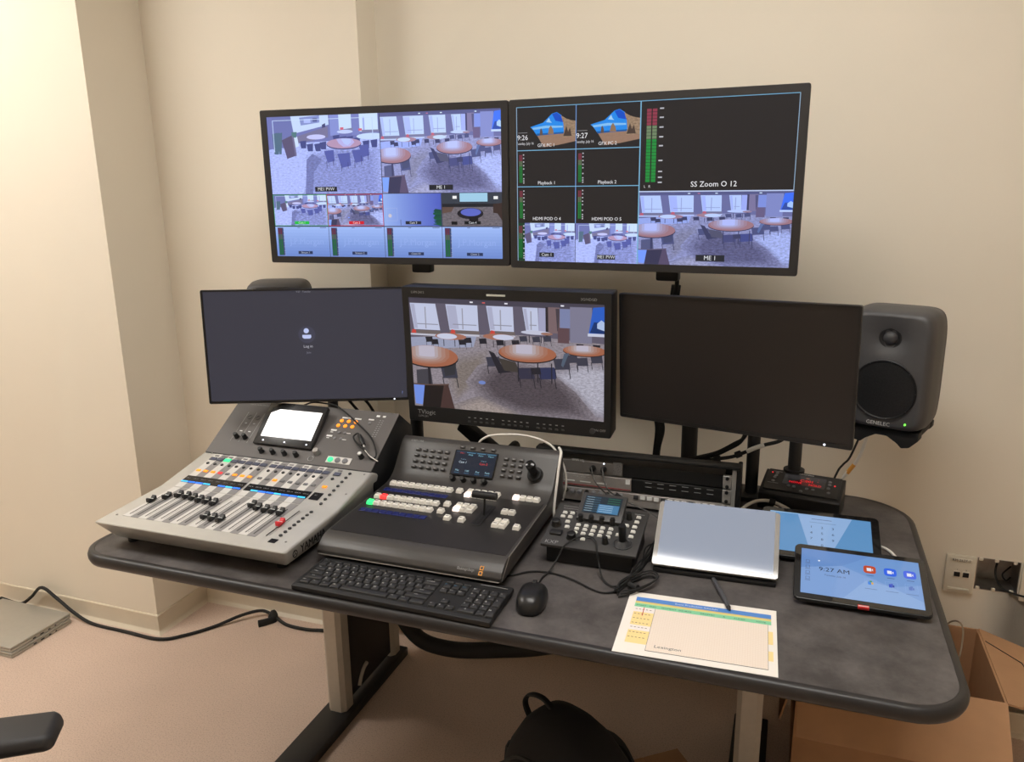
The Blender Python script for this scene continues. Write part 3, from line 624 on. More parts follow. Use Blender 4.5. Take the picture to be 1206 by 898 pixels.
# camera 3: plain wall with plant; camera 4: dark room
cUL.sub(0.5, 0.55, 0.748, 0.775); cUL.rect(0, 0, 1, 1, (120, 150, 232))
for k in range(30): cUL.rect(k/30, 0, (k+1)/30, 1, (150-2.4*k, 178-2.8*k, 240-1.6*k))
cUL.frame(0.05, 0.44, 0.24, 0.84, 0.004, (176, 190, 235)); cUL.ell(0.11, 0.68, 0.03, 0.06, (205, 200, 215)); cUL.rect(0.29, 0.80, 0.30, 0.98, (90, 100, 140))
for k in range(9): cUL.poly([(1, 0.50+0.05*k), (0.90-0.02*(k % 3), 0.47+0.058*k), (0.86+0.02*(k % 2), 0.55+0.05*k), (1, 0.60+0.05*k)], (24, 70+8*(k % 3), 62))
cUL.sub(0.752, 0.55, 1, 0.775); cUL.rect(0, 0, 1, 1, (46, 50, 62)); cUL.rect(0, 0, 1, 0.36, (56, 62, 74)); cUL.poly([(0, 0.36), (1, 0.36), (1, 1), (0, 1)], (110, 104, 112), 0.5)
cUL.rect(0.30, 0.0, 0.76, 0.26, (160, 205, 232)); cUL.rect(0.18, 0.08, 0.25, 0.17, (240, 240, 240)); cUL.rect(0.86, 0.10, 0.93, 0.19, (240, 240, 240)); cUL.rect(0.0, 0.32, 1, 0.42, (34, 36, 44))
cUL.poly([(0, 0.42), (0.2, 0.42), (0.16, 0.56), (0, 0.62)], (96, 76, 70)); cUL.poly([(0.85, 0.34), (1, 0.30), (1, 0.85), (0.92, 0.62), (0.85, 0.60)], (60, 46, 44)); cUL.ell(0.47, 0.62, 0.22, 0.17, (34, 32, 40)); cUL.ell(0.48, 0.58, 0.17, 0.12, (92, 104, 196)); cUL.rect(0.15, 0.86, 0.25, 0.96, (22, 22, 26)); cUL.rect(0.45, 0.72, 0.60, 0.95, (26, 24, 30))
for k, (s, bg) in enumerate((('Cam 1', (36, 190, 70)), ('Cam 2', (212, 34, 52)), ('Cam 3', (38, 42, 58)), ('Cam 4', (22, 24, 28)))):
    cUL.sub(0.25*k, 0.55, 0.25*(k+1), 0.775); tag_label(cUL, 0.51, 0.90, 0.27, 0.10, s, bg)
    if k < 2: cUL.frame(0.0, 0.0, 0.996, 1.0, 0.008, ((60, 170, 90), (214, 60, 70))[k])
for k in range(4):
    cUL.sub(0.25*k, 0.782, 0.25*(k+1)-0.002, 1.0)
    for j in range(10): cUL.rect(0, j/10, 1, (j+1)/10, (158-5*j, 186-5*j, 246-4*j))
    cUL.rect(0.04, 0.03, 0.15, 0.97, (60, 70, 110)); meter(cUL, 0.05, 0.05, 0.12, 0.95, dim=0.75)
    cUL.text(0.58, 0.50, 0.30, 'J.P.Morgan', (148, 174, 236)); cUL.rect(0.42, 0.02, 0.47, 0.035, (60, 60, 80)); cUL.rect(0.84, 0.02, 0.96, 0.035, (60, 60, 80))
    tag_label(cUL, 0.54, 0.87, 0.27, 0.10, ('Stream 1', 'Stream 2', 'Clean 01', 'Clean 2')[k], (44, 56, 92), (190, 200, 225))

cUR = Canvas(W_UP, H_UP); BGD = (38, 35, 36); cUR.rect(0, 0, 1, 1, BGD)
U1, U2, U3 = 0.0, 0.2345, 0.4735; V1, V2, V3 = 0.272, 0.505, 0.745
def beach(c, tm, lab):
    c.rect(0, 0, 1, 1, (38, 36, 38))
    c.poly([(0.23, 0.46), (0.45, 0.37), (0.60, 0.17), (0.68, 0.14), (0.76, 0.22), (0.80, 0.34), (0.80, 0.66), (0.34, 0.66), (0.28, 0.53)], (36, 138, 232))
    c.poly([(0.60, 0.18), (0.68, 0.15), (0.76, 0.24), (0.79, 0.38), (0.66, 0.34)], (16, 78, 198)); c.poly([(0.50, 0.36), (0.55, 0.26), (0.57, 0.34), (0.60, 0.38)], (160, 205, 240)); c.poly([(0.26, 0.48), (0.50, 0.44), (0.78, 0.46), (0.78, 0.50), (0.50, 0.50), (0.28, 0.53)], (130, 190, 240))
    c.poly([(0.33, 0.62), (0.80, 0.60), (0.80, 0.66), (0.34, 0.67)], (20, 90, 160)); c.poly([(0.35, 0.67), (0.56, 0.65), (0.80, 0.64), (1, 0.66), (1, 0.82), (0.70, 0.90), (0.46, 0.94)], (150, 120, 102), 0.08)
    c.poly([(0.39, 0.66), (0.40, 0.52), (0.42, 0.50), (0.44, 0.58), (0.44, 0.66)], (96, 80, 72)); c.poly([(0.53, 0.64), (0.55, 0.50), (0.58, 0.44), (0.62, 0.54), (0.63, 0.64)], (140, 112, 88))
    c.poly([(0.75, 0.22), (0.84, 0.30), (0.92, 0.34), (1, 0.36), (1, 0.72), (0.78, 0.72), (0.80, 0.60), (0.79, 0.40)], (150, 126, 104), 0.5); c.poly([(0.79, 0.70), (0.84, 0.46), (0.87, 0.60), (0.90, 0.50), (0.93, 0.70)], (74, 60, 54), 0.1)
    c.rect(0.02, 0.585, 0.18, 0.595, (150, 150, 155)); c.text(0.095, 0.71, 0.17, tm, (235, 235, 240)); c.text(0.135, 0.845, 0.085, 'Tuesday, July 16', (215, 215, 220), 0.85); c.text(0.50, 0.90, 0.11, lab, (230, 230, 235))
cUR.sub(U1+0.002, 0.004, U2, V1); beach(cUR, '9:26', 'GFX PC 1'); cUR.sub(U2, 0.004, U3, V1); beach(cUR, '9:27', 'GFX PC 2')
cUR.sub(0, 0, 1, 1)
for (u, v, s) in ((U1, V1, 'Playback 1'), (U2, V1, 'Playback 2'), (U1, V2, 'HDMI POD O 4'), (U2, V2, 'HDMI POD O 5')):
    meter(cUR, u+0.010, v+0.03, u+0.022, v+0.21, dim=0.9); cUR.text(u+0.12, v+0.212, 0.030, s, (235, 235, 240))
meter(cUR, U3+0.022, 0.05, U3+0.058, 0.49); cUR.text(U3+0.029, 0.515, 0.022, 'L   R', (220, 220, 225)); cUR.text(0.735, 0.505, 0.046, 'SS Zoom O 12', (240, 240, 245))
cUR.sub(0.0, V3, U2-0.001, 1.0, blue); room_side(cUR); cUR.sub(U2+0.001, V3, U3-0.001, 1.0, blue); room_side(cUR)
cUR.sub(0, 0, 1, 1); cUR.rect(0.0, V3, 0.03, 1.0, (24, 60, 40)); meter(cUR, 0.006, V3+0.02, 0.020, 0.98, ticks=True, dim=0.8)
tag_label(cUR, 0.12, 0.955, 0.06, 0.03, 'Cam 1'); tag_label(cUR, 0.355, 0.962, 0.07, 0.03, 'ME1 PVW')
cUR.sub(U3+0.002, 0.548, 1, 1.0, blue2); room_main(cUR, False); cUR.sub(0, 0, 1, 1); tag_label(cUR, 0.735, 0.953, 0.10, 0.04, 'ME 1')
LN = (120, 178, 214)
cUR.rect(0, 0, 1, 0.004, LN); cUR.rect(U2-0.0015, 0, U2+0.0015, V3, (110, 150, 210)); cUR.rect(U3-0.002, 0, U3+0.002, 1.0, LN); cUR.rect(0, V1, U3, V1+0.005, LN); cUR.rect(0, V2, U3, V2+0.005, LN); cUR.rect(U3, 0.542, 1, 0.549, (190, 205, 240)); cUR.rect(0, 0, 0.0025, 1, (150, 180, 210)); cUR.rect(0.9975, 0, 1, 0.55, (150, 180, 210))

cC = Canvas(0.518, 0.2935); room_main(cC)
cLL = Canvas(0.530, 0.2965); cLL.rect(0, 0, 1, 1, (58, 57, 67))
cLL.ell(0.505, 0.40, 0.043, 0.076, (66, 66, 82), n=28); cLL.ell(0.503, 0.365, 0.013, 0.023, (190, 200, 240)); cLL.poly([(0.482, 0.402), (0.526, 0.402), (0.527, 0.425), (0.520, 0.437), (0.490, 0.437), (0.482, 0.425)], (190, 200, 240))
cLL.text(0.508, 0.508, 0.034, 'Log in', (190, 190, 200)); cLL.text(0.51, 0.565, 0.026, 'Join', (130, 130, 145)); cLL.text(0.50, 0.012, 0.022, '9:27   Tuesday', (140, 140, 150)); cLL.text(0.975, 0.955, 0.04, '?', (120, 140, 200))

# ------------------------------------------------------------------ monitors
BEZ = mat('monitor_bezel', (40, 38, 38), 0.5, nz=0.03)
BEZ2 = mat('slim_bezel', (20, 19, 20), 0.4, nz=0.03)
BACKP = mat('monitor_back', (30, 30, 31), 0.55, nz=0.04)
OFFSCR = mat('switched_off_panel', (29, 26, 26), 0.34, spec=0.5, nz=0.0)
SCR = screen_mat('lit_screen', 0.4, 0.25)
SCRG = screen_mat('lit_glass_screen', 0.12, 0.5)
LEDW = mat('white_led', (230, 235, 255), 0.4, nz=0, emit=(235, 240, 255), es=2.0)
LEDG = mat('green_led', (120, 255, 90), 0.4, nz=0, emit=(120, 255, 80), es=1.5)
def monitor(name, label, O, U, V, W, H, bz, dep, canvas=None, bm_=None, lead=0.0, smat=None):
    """O = lower left corner of the front face; bz = (left, right, top, bottom) bezel widths"""
    M = frame(O, U, V); t = thing(name, label, 'monitor', M @ T(W/2, 0, 0))
    bl, br, bt, bb = bz; bm_ = bm_ or BEZ
    b = NB()
    outer = rrect(0, W, 0, H, 0.004, 3); inner = rrect(bl, W-br, bb, H-bt, 0.0015, 3); n = len(outer)
    v = [(x, y, 0.0) for x, y in outer]+[(x, y, 0.0) for x, y in inner]+[(x, y, -0.003) for x, y in inner]+[(x, y, -dep) for x, y in outer]+[(x, y, -0.0018) for x, y in rrect(-0.0012, W+0.0012, -0.0012, H+0.0012, 0.005, 3)]
    f = [(i, (i+1) % n, (i+1) % n+n, i+n) for i in range(n)]+[(i+n, (i+1) % n+n, (i+1) % n+2*n, i+2*n) for i in range(n)]+[(i, i+4*n, (i+1) % n+4*n, (i+1) % n) for i in range(n)]+[(i+4*n, i+3*n, (i+1) % n+3*n, (i+1) % n+4*n) for i in range(n)]
    add_mesh(b, v, f); bmesh.ops.recalc_face_normals(b, faces=b.faces[:]); part('bezel', b, bm_, t, M)
    b = NB(); prism(b, rrect(0.001, W-0.001, 0.001, H-0.001, 0.004, 3), -dep-0.002, -dep+0.002, 'z'); rbox(b, W*0.12, W*0.88, H*0.14, H*0.86, -dep-0.022, -dep, 0.008, 2); part('back_cover', b, BACKP, t, M)
    b = NB(); box(b, bl-0.001, W-br+0.001, bb-0.001, H-bt+0.001, -0.006, -0.0028)
    sc = part('panel', b, OFFSCR, t, M)
    if canvas:
        canvas.build('screen_picture', smat or SCR, sc, M @ T(bl, bb, -0.0026) @ Matrix.Diagonal(((W-bl-br)/canvas.W, (H-bt-bb)/canvas.H, 1, 1)))
    return t, M
UPB = (0.018, 0.018, 0.017, 0.017)
mUL, MUL = monitor('wall_monitor', 'upper left monitor showing bright multiview of a meeting room', (-1.404, 1.895, 1.337), (0.9972, 0.075, 0), (0, 0, 1), 0.70, 0.408, UPB, 0.03, cUL)
mUR, MUR = monitor('wall_monitor', 'upper right monitor showing dark multiview with audio meters', (-0.698, 1.938, 1.334), (0.998, -0.062, 0), (0, 0, 1), 0.70, 0.410, UPB, 0.03, cUR)
mLL, MLL = monitor('desktop_monitor', 'lower left monitor with dark grey login screen and user icon', (-1.475, 1.665, 0.974), (0.928, 0.373, 0.0), (-0.022, 0.055, 0.998), 0.54, 0.3065, (0.005, 0.005, 0.004, 0.006), 0.018, cLL, BEZ2)
b = NB(); cyl(b, (0.50, 0.003, 0.0), (0.50, 0.003, 0.0012), 0.002, n=10); part('power_led', b, LEDW, mLL, MLL)
mLR, MLR = monitor('desktop_monitor', 'lower right monitor switched off with plain dark screen', (-0.387, 1.860, 0.980), (0.968, -0.249, 0.016), (0.0, -0.035, 0.999), 0.54, 0.307, (0.005, 0.005, 0.004, 0.008), 0.018, None, BEZ2)
b = NB(); cyl(b, (0.485, 0.004, 0.0), (0.485, 0.004, 0.0012), 0.0022, n=10); part('power_led', b, LEDW, mLR, MLR)
CW, CH = 0.552, 0.362
mC, MC = monitor('broadcast_monitor', 'centre black broadcast monitor showing round tables in a room', (-0.957, 1.833, 0.928), (1, 0, 0), (0.004, -0.038, 0.999), CW, CH, (0.017, 0.017, 0.027, 0.0415), 0.062, cC, BLACK)
b = NB(); rbox(b, 0.235, 0.285, CH-0.0165, CH-0.0115, 0, 0.0012, 0.0005, 1); part('tally_lamp', b, mat('tally_white', (205, 205, 195), 0.4, nz=0), mC, MC)
for s, x, y, sz in (('TVlogic', 0.052, 0.026, 0.017), ('LVM-241', 0.042, 0.014, 0.008), ('LVM-241S', 0.045, CH-0.013, 0.009), ('3G/HD/SD', CW-0.055, CH-0.016, 0.009)):
    b = NB(); text_bm(b, s, sz, MC @ T(x, y, 0.0006)); part('lettering', b, GREYP, mC)
for k in range(15):
    x = 0.175+0.0165*k+(0.012 if k > 4 else 0)+(0.012 if k > 9 else 0)
    b = NB(); rbox(b, x-0.004, x+0.004, 0.008, 0.013, 0, 0.0015, 0.0006, 1); part('button', b, DARK, mC, MC)
    b = NB(); box(b, x-0.003, x+0.003, 0.0205, 0.0225, 0, 0.0005); part('button_mark', b, GREYP, mC, MC)
b = NB(); cyl(b, (CW-0.045, 0.016, 0), (CW-0.045, 0.016, 0.006), 0.007); part('knob', b, DARK, mC, MC)
b = NB(); text_bm(b, 'ON OFF', 0.009, MC @ T(CW-0.028, 0.018, 0.0008)); part('lettering', b, GREYP, mC)
b = NB(); rbox(b, -0.72, -0.64, WY-0.012, WY-0.0005, 1.02, 1.18, 0.003, 1); rbox(b, -0.70, -0.66, 1.90, WY-0.010, 1.08, 1.12, 0.006, 2); part('wall_arm', b, BLACK, mC)
fs = thing('folding_stand', 'black slanted stand leg showing behind the top edge of the switcher', 'stand', (-0.681, 2.0, DZ))
for s in (-1,):
    b = NB(); prism(b, [(s*0.208, 0.860), (s*0.196, 0.884), (s*0.178, 0.884), (s*0.020, 0.772), (s*0.012, 0.748), (s*0.066, 0.748)], 1.985, 2.015, 'y', T(-0.681, 0, 0), 0.004); part('leg', b, BLACK, fs)
b = NB(); rbox(b, -0.755, -0.607, 1.975, 2.025, DZ+0.0005, 0.752, 0.003, 2); part('base', b, BLACK, fs)
b = NB(); cyl(b, (-0.722, 1.978, 0.818), (-0.722, 2.022, 0.818), 0.014, n=16); part('pivot', b, RUBBER, fs)

# poles that carry the monitors
def pole_stand(label, x, y, z1, joints, r=0.019, group=None):
    t = thing('monitor_pole', label, 'monitor stand', (x, y, DZ))
    b = NB(); rbox(b, x-0.045, x+0.045, y-0.045, y+0.035, DZ+0.0005, DZ+0.014, 0.003, 2); part('base_clamp', b, BLACKMET, t)
    b = NB(); cyl(b, (x, y, DZ+0.012), (x, y, z1), r, n=24); part('pole', b, BLACKMET, t)
    b = NB(); cyl(b, (x, y, z1), (x, y, z1+0.008), r*1.05, r*0.9, n=24); part('end_cap', b, BLACK, t)
    for (zj, tx, ty) in joints:
        b = NB(); cyl(b, (x, y, zj-0.03), (x, y, zj+0.03), r+0.010, n=20); a = part('arm_collar', b, BLACK, t)
        b = NB(); d = Vector((tx-x, ty-y, 0)); L = d.length; M = frame((x, y, zj), d, Vector((0, 0, 1)).cross(d)); rbox(b, 0.0, L, -0.018, 0.018, -0.014, 0.014, 0.005, 2, M); part('arm', b, BLACKMET, t)
        b = NB(); rbox(b, tx-0.05, tx+0.05, ty-0.010, ty+0.006, zj-0.05, zj+0.05, 0.003, 1); part('mount_plate', b, BLACKMET, t)
    return t
pL = pole_stand('black pole stand behind the gap under the lower left monitor', -1.045, 2.045, 1.20, [(1.14, -1.215, 1.842)])
pR = pole_stand('thick black pole left of the cable bundle under the lower right monitor', -0.236, 2.035, 1.20, [], 0.021)
pM = pole_stand('black pole on a clamp beside the rack case, holding the dark monitor', -0.072, 2.03, 1.18, [(1.13, -0.115, 1.868)], 0.016)
for cx_, cy_, lab in ((-1.055, 1.98, 'left'), (-0.35, 1.975, 'right')):
    t = mUL if lab == 'left' else mUR
    b = NB(); rbox(b, cx_-0.06, cx_+0.06, WY-0.012, WY-0.0005, 1.44, 1.64, 0.003, 1); part('wall_bracket', b, BLACKMET, t)
    for zz in (1.49, 1.59):
        b = NB(); rbox(b, cx_-0.02, cx_+0.02, cy_+0.012, WY-0.012, zz-0.015, zz+0.015, 0.004, 1); part('bracket_arm', b, BLACKMET, t)
    b = NB(); rbox(b, cx_-0.08, cx_+0.08, cy_+0.004, cy_+0.014, 1.46, 1.62, 0.003, 1); part('mount_plate', b, BLACKMET, t)
for M, x in ((MUL, 0.44), (MUR, 0.40)):
    b = NB(); rbox(b, x-0.028, x+0.028, -0.026, 0.03, -0.062, -0.030, 0.005, 2, M); part('tilt_knob', b, BLACK, mUL if M is MUL else mUR)

# ------------------------------------------------------------------ loudspeakers
SPK = mat('speaker_die_cast', (72, 71, 72), 0.5, nz=0.03, bump=0.05, bs=900)
GRILL = mat('speaker_grille', (31, 31, 32), 0.5, metal=0.3, nz=0.35, ns=350)
def speaker(label, x, y, z, yaw):
    """x,y = middle of the front baffle at its base, z = bottom of the enclosure"""
    M = T(x, y, z) @ RZ(yaw); t = thing('loudspeaker', label, 'loudspeaker', M @ T(0, 0.085, -0.04))
    W, H, D = 0.189, 0.285, 0.178; n = 72
    def se(a, rx, rz, e):
        c, s = math.cos(a), math.sin(a); return rx*math.copysign(abs(c)**(2/e), c), rz*math.copysign(abs(s)**(2/e), s)
    secs = [(0.000, 0.425*W, 0.440*H, 7), (0.003, 0.448*W, 0.458*H, 7), (0.010, 0.468*W, 0.474*H, 7), (0.028, 0.485*W, 0.487*H, 7), (0.06, 0.498*W, 0.498*H, 7), (0.10, 0.497*W, 0.494*H, 7), (0.105, 0.490*W, 0.487*H, 7), (0.107, 0.490*W, 0.487*H, 7), (0.111, 0.494*W, 0.491*H, 7), (0.14, 0.47*W, 0.47*H, 6), (0.165, 0.42*W, 0.43*H, 5), (0.178, 0.32*W, 0.36*H, 4)]
    v, f = [], []
    def dip(px_, pz_):
        r = math.hypot(px_/1.15, pz_-0.075); d = 0.016*math.exp(-(r/0.034)**2)
        return d - 0.0025*max(0, 1-(abs(pz_)/(0.5*H))**2)
    RN = 26
    for k in range(RN):
        s = (k+0.6)/RN
        for i in range(n):
            px_, pz_ = se(2*math.pi*i/n, 0.425*W*s, 0.440*H*s, 2+5*s**2); v.append((px_, dip(px_, pz_)*(1 if s < 0.97 else 0.6), pz_+H/2))
    nf = RN
    for d, rx, rz, e in secs[0:]:
        for i in range(n): px_, pz_ = se(2*math.pi*i/n, rx, rz, e); v.append((px_, d, pz_+H/2))
    tot = RN+len(secs)
    for k in range(tot-1):
        for i in range(n): f.append((k*n+i, (k+1)*n+i, (k+1)*n+(i+1) % n, k*n+(i+1) % n))
    f.append(tuple(range(n))); f.append(tuple((tot-1)*n+i for i in range(n-1, -1, -1)))
    b = NB(); add_mesh(b, v, f); bmesh.ops.recalc_face_normals(b, faces=b.faces[:]); part('enclosure', b, SPK, t, M, ang=50)
    FM = M @ frame((0, 0, 0), (1, 0, 0), (0, 0, 1))      # baffle plane: x right, y up, z out
    b = NB(); lathe(b, [(0.070, -0.004), (0.070, 0.0030), (0.0685, 0.0042), (0.0665, 0.0036), (0.065, 0.0016), (0.05, 0.0024), (0.03, 0.0036), (0.0005, 0.0042)], 48, FM @ T(0.0, 0.100, 0.002), cap=False); wf = part('woofer_grille', b, GRILL, t, I4)
    for q in range(9):
        a = q*40; b = NB(); cyl(b, (0.0672*math.cos(math.radians(a)), 0.0672*math.sin(math.radians(a)), 0.003), (0.0672*math.cos(math.radians(a)), 0.0672*math.sin(math.radians(a)), 0.0052), 0.0012, n=8, M=FM @ T(0, 0.100, 0.002)); part('grille_pin', b, DARK, wf)
    b = NB(); lathe(b, [(0.0245, -0.006), (0.0245, 0.0035), (0.022, 0.004), (0.0165, 0.0015), (0.0155, 0.0)], 32, FM @ T(0, H/2+0.075, -0.0125), cap=False); part('tweeter_ring', b, BLACK, t)
    b = NB(); lathe(b, [(0.0155, 0.0), (0.0145, 0.005), (0.0115, 0.009), (0.006, 0.0112), (0.0008, 0.012)], 28, FM @ T(0, H/2+0.075, -0.0125)); part('tweeter_dome', b, DARK, t)
    b = NB(); text_bm(b, 'GENELEC', 0.0125, FM @ T(-0.005, 0.020, 0.0035), 0.98); part('lettering', b, WHITEP, t)
    b = NB(); cyl(b, (0.052, 0.026, 0.001), (0.052, 0.026, 0.0045), 0.0022, n=12, M=FM); part('power_led', b, LEDG, t)
    # rubber table stand: a curved cradle with four feet
    b = NB(); prism(b, [(-0.080, 0.006), (-0.080, -0.012), (-0.062, -0.032), (-0.045, -0.036), (-0.035, -0.026), (-0.012, -0.012), (0.012, -0.012), (0.035, -0.026), (0.045, -0.036), (0.062, -0.032), (0.080, -0.012), (0.080, 0.006)], 0.012, 0.045, 'y', M, 0.003, 2); rbox(b, -0.078, 0.078, 0.012, 0.160, -0.010, 0.006, 0.003, 2, M)
    prism(b, [(-0.080, 0.006), (-0.080, -0.010), (-0.055, -0.026), (-0.035, -0.012), (0.035, -0.012), (0.055, -0.026), (0.080, -0.010), (0.080, 0.006)], 0.13, 0.160, 'y', M, 0.003, 2); part('rubber_cradle', b, RUBBER, t)
    return M, t
MSR, tSR = speaker('dark grey loudspeaker beside the switched-off monitor on the right', 0.207, 1.925, 0.977, -20)
MSL, tSL = speaker('loudspeaker mostly hidden behind the login-screen monitor, only its top showing', -1.468, 1.975, 0.985, 22)
def spk_pole(label, x, y, M, z1, t=None):
    t = t or thing('speaker_pole', label, 'speaker stand', (x, y, DZ)); c = M @ Vector((0, 0.180, 0.14))
    b = NB(); rbox(b, x-0.04, x+0.04, y-0.04, y+0.03, DZ+0.0005, DZ+0.014, 0.003, 2); part('base_clamp', b, BLACKMET, t)
    b = NB(); cyl(b, (x, y, DZ+0.012), (x, y, z1), 0.016, n=24); part('pole', b, BLACKMET, t)
    b = NB(); cyl(b, (x, y, 0.806), (x, y, 0.820), 0.026, n=24); part('collar', b, BLACKMET, t)
    b = NB(); tube(b, [(x, y, z1-0.02), ((x+c.x)/2, (y+c.y)/2+0.02, z1-0.02), (c.x, c.y+0.03, c.z), (c.x, c.y-0.004, c.z)], 0.012, 10, 5); part('arm', b, BLACKMET, t)
spk_pole('slim black pole with collar behind the black controller box', 0.030, 2.055, MSR, 1.13)
spk_pole('', -1.36, 2.085, MSL, 1.13, tSL)

# ------------------------------------------------------------------ audio mixer
SILVER = mat('mixer_silver', (200, 198, 192), 0.36, metal=0.3, nz=0.03, ns=20)
MXD = mat('mixer_dark', (92, 88, 86), 0.5, nz=0.04, ns=20)
MXSIDE = mat('mixer_side', (24, 24, 25), 0.5, nz=0.04)
STRIP_L = mat('strip_light', (216, 213, 208), 0.5, nz=0.02)
STRIP_D = mat('strip_grey', (142, 139, 138), 0.5, nz=0.02)
GLASS = mat('dark_glass', (70, 70, 70), 0.03, spec=1.0, nz=0.0, coat=1.0)
ORANGE = mat('lit_orange', (245, 150, 40), 0.5, nz=0, emit=(255, 150, 30), es=0.8)
REDL = mat('lit_red', (225, 50, 60), 0.5, nz=0, emit=(235, 50, 55), es=0.8)
GREENL = mat('lit_green', (60, 220, 150), 0.5, nz=0, emit=(50, 220, 140), es=0.85)
BLUEL = mat('lit_blue', (40, 110, 240), 0.5, nz=0, emit=(40, 120, 250), es=0.9)
CYANL = mat('lit_cyan', (60, 180, 235), 0.5, nz=0, emit=(60, 180, 235), es=0.9)
BTN_G = mat('button_grey', (118, 118, 120), 0.5, nz=0)
BTN_D = mat('button_dark', (52, 52, 54), 0.5, nz=0)
NAVB = mat('button_slate', (82, 86, 104), 0.4, nz=0)
KNOBM = mat('knob_black', (18, 18, 18), 0.4, nz=0)
METK = mat('knob_metal', (175, 172, 168), 0.3, metal=0.8, nz=0)
X0, X1 = -1.475, -0.96; MW = X1-X0
mx = thing('audio_mixer', 'silver and grey digital audio mixing console with faders and touchscreen', 'mixer', ((X0+X1)/2, 1.55, DZ))
F1 = frame((X0, 1.25, 0.805), (1, 0, 0), (0, 0.21, 0.011)); F2 = frame((X0, 1.46, 0.816), (1, 0, 0), (0, 0.165, 0.034)); F3 = frame((X0, 1.625, 0.850), (1, 0, 0), (0, 0.163, 0.105))
b = NB(); prism(b, [(1.25, 0.805), (1.46, 0.816), (1.625, 0.850), (1.655, 0.836), (1.66, 0.755), (1.288, 0.755)], X0, X1, 'x', bev=0.006, seg=3)
for vv in b.verts:   # lower edges of the shell draw in at both ends
    k = max(0, min(1, (0.80-vv.co.z)/0.045))*0.022
    vv.co.x += k if vv.co.x < -1.3 else (-k if vv.co.x > -1.1 else 0)
shell = part('lower_shell', b, SILVER, mx)
b = NB(); prism(b, [(1.622, 0.8485), (1.788, 0.9552), (1.855, 0.905), (1.862, 0.756), (1.66, 0.756), (1.64, 0.80)], X0+0.004, X1-0.004, 'x', bev=0.002, seg=2); up = part('meter_bridge', b, MXSIDE, mx)
b = NB(); box(b, 0.004, MW-0.004, 0.001, 0.1945, -0.001, 0.0012, F3); part('top_panel', b, MXD, mx)
for xx in (X0+0.05, X1-0.05):
    for yy in (1.31, 1.82):
        b = NB(); cyl(b, (xx, yy, DZ+0.0005), (xx, yy, 0.757), 0.012); part('rubber_foot', b, RUBBER, mx)
CHU = [0.054+0.0227*i for i in range(8)]+[0.243+0.0224*i for i in range(8)]+[0.432]
def shared(fn, name, m):
    bm = NB(); fn(bm); return mesh_of(bm, name, m)
m_sl = shared(lambda q: box(q, -0.0111, 0.0111, 0.045, 0.2095, 0, 0.0008), 'channel_strip', STRIP_L); m_sd = shared(lambda q: box(q, -0.0111, 0.0111, 0.045, 0.2095, 0, 0.0008), 'channel_strip', STRIP_D)
m_ul = shared(lambda q: box(q, -0.0111, 0.0111, 0.002, 0.165, 0, 0.0008), 'channel_strip', STRIP_L); m_ud = shared(lambda q: box(q, -0.0111, 0.0111, 0.002, 0.165, 0, 0.0008), 'channel_strip', STRIP_D)
m_slot = shared(lambda q: box(q, -0.0011, 0.0011, 0, 0.125, 0.0008, 0.0013), 'fader_slot', PORT)
m_line = shared(lambda q: box(q, -0.0006, 0.0006, 0, 0.12, 0.0008, 0.0011), 'scale_line', GREYP)
def fader(q):
    prism(q, [(-0.0125, 0.0025), (0.0125, 0.0025), (0.0125, 0.012), (0.009, 0.0135), (0.003, 0.0085), (-0.003, 0.0085), (-0.009, 0.0135), (-0.0125, 0.012)], -0.0052, 0.0052, 'x', bev=0.0008, seg=1); box(q, -0.001, 0.001, -0.006, 0.006, 0.0005, 0.004)
m_fb = shared(fader, 'fader_cap', BLACK); m_fr = shared(fader, 'fader_cap', mat('red_cap', (214, 40, 48), 0.45, nz=0))
m_fl = shared(lambda q: box(q, -0.0054, 0.0054, -0.0008, 0.0008, 0.0080, 0.0089), 'cap_line', WHITEP)
def disc(r, h, n=14): return lambda q: lathe(q, [(r, 0.0005), (r, h*0.75), (r*0.85, h)], n)
m_round = shared(disc(0.0042, 0.003), 'button', BTN_D); m_rg = shared(disc(0.0042, 0.003), 'button', BTN_G)
def rb(w, h, t): return lambda q: rbox(q, -w/2, w/2, -h/2, h/2, 0.0004, t, min(0.0008, t*0.4), 1)
m_nav = shared(rb(0.019, 0.013, 0.003), 'button', NAVB); m_navg = shared(rb(0.019, 0.013, 0.003), 'button', GREENL)
m_top = shared(rb(0.013, 0.006, 0.0022), 'button', STRIP_D); m_on = shared(rb(0.012, 0.008, 0.003), 'button', ORANGE); m_off = shared(rb(0.012, 0.008, 0.003), 'button', BTN_G); m_onr = shared(rb(0.012, 0.008, 0.003), 'button', REDL)
m_bl = shared(lambda q: box(q, -0.010, 0.010, -0.0022, 0.0022, 0.0012, 0.0024), 'level_light', BLUEL); m_cy = shared(lambda q: box(q, -0.010, 0.010, -0.0022, 0.0022, 0.0012, 0.0024), 'level_light', CYANL)
FV = [0.124, 0.150, 0.166, 0.166, 0.162, 0.158, 0.156, 0.153, 0.088, 0.086, 0.085, 0.170, 0.160, 0.158, 0.156, 0.154, 0.108]
ON = 'ooor.ooo'+'..o.....'+'o'
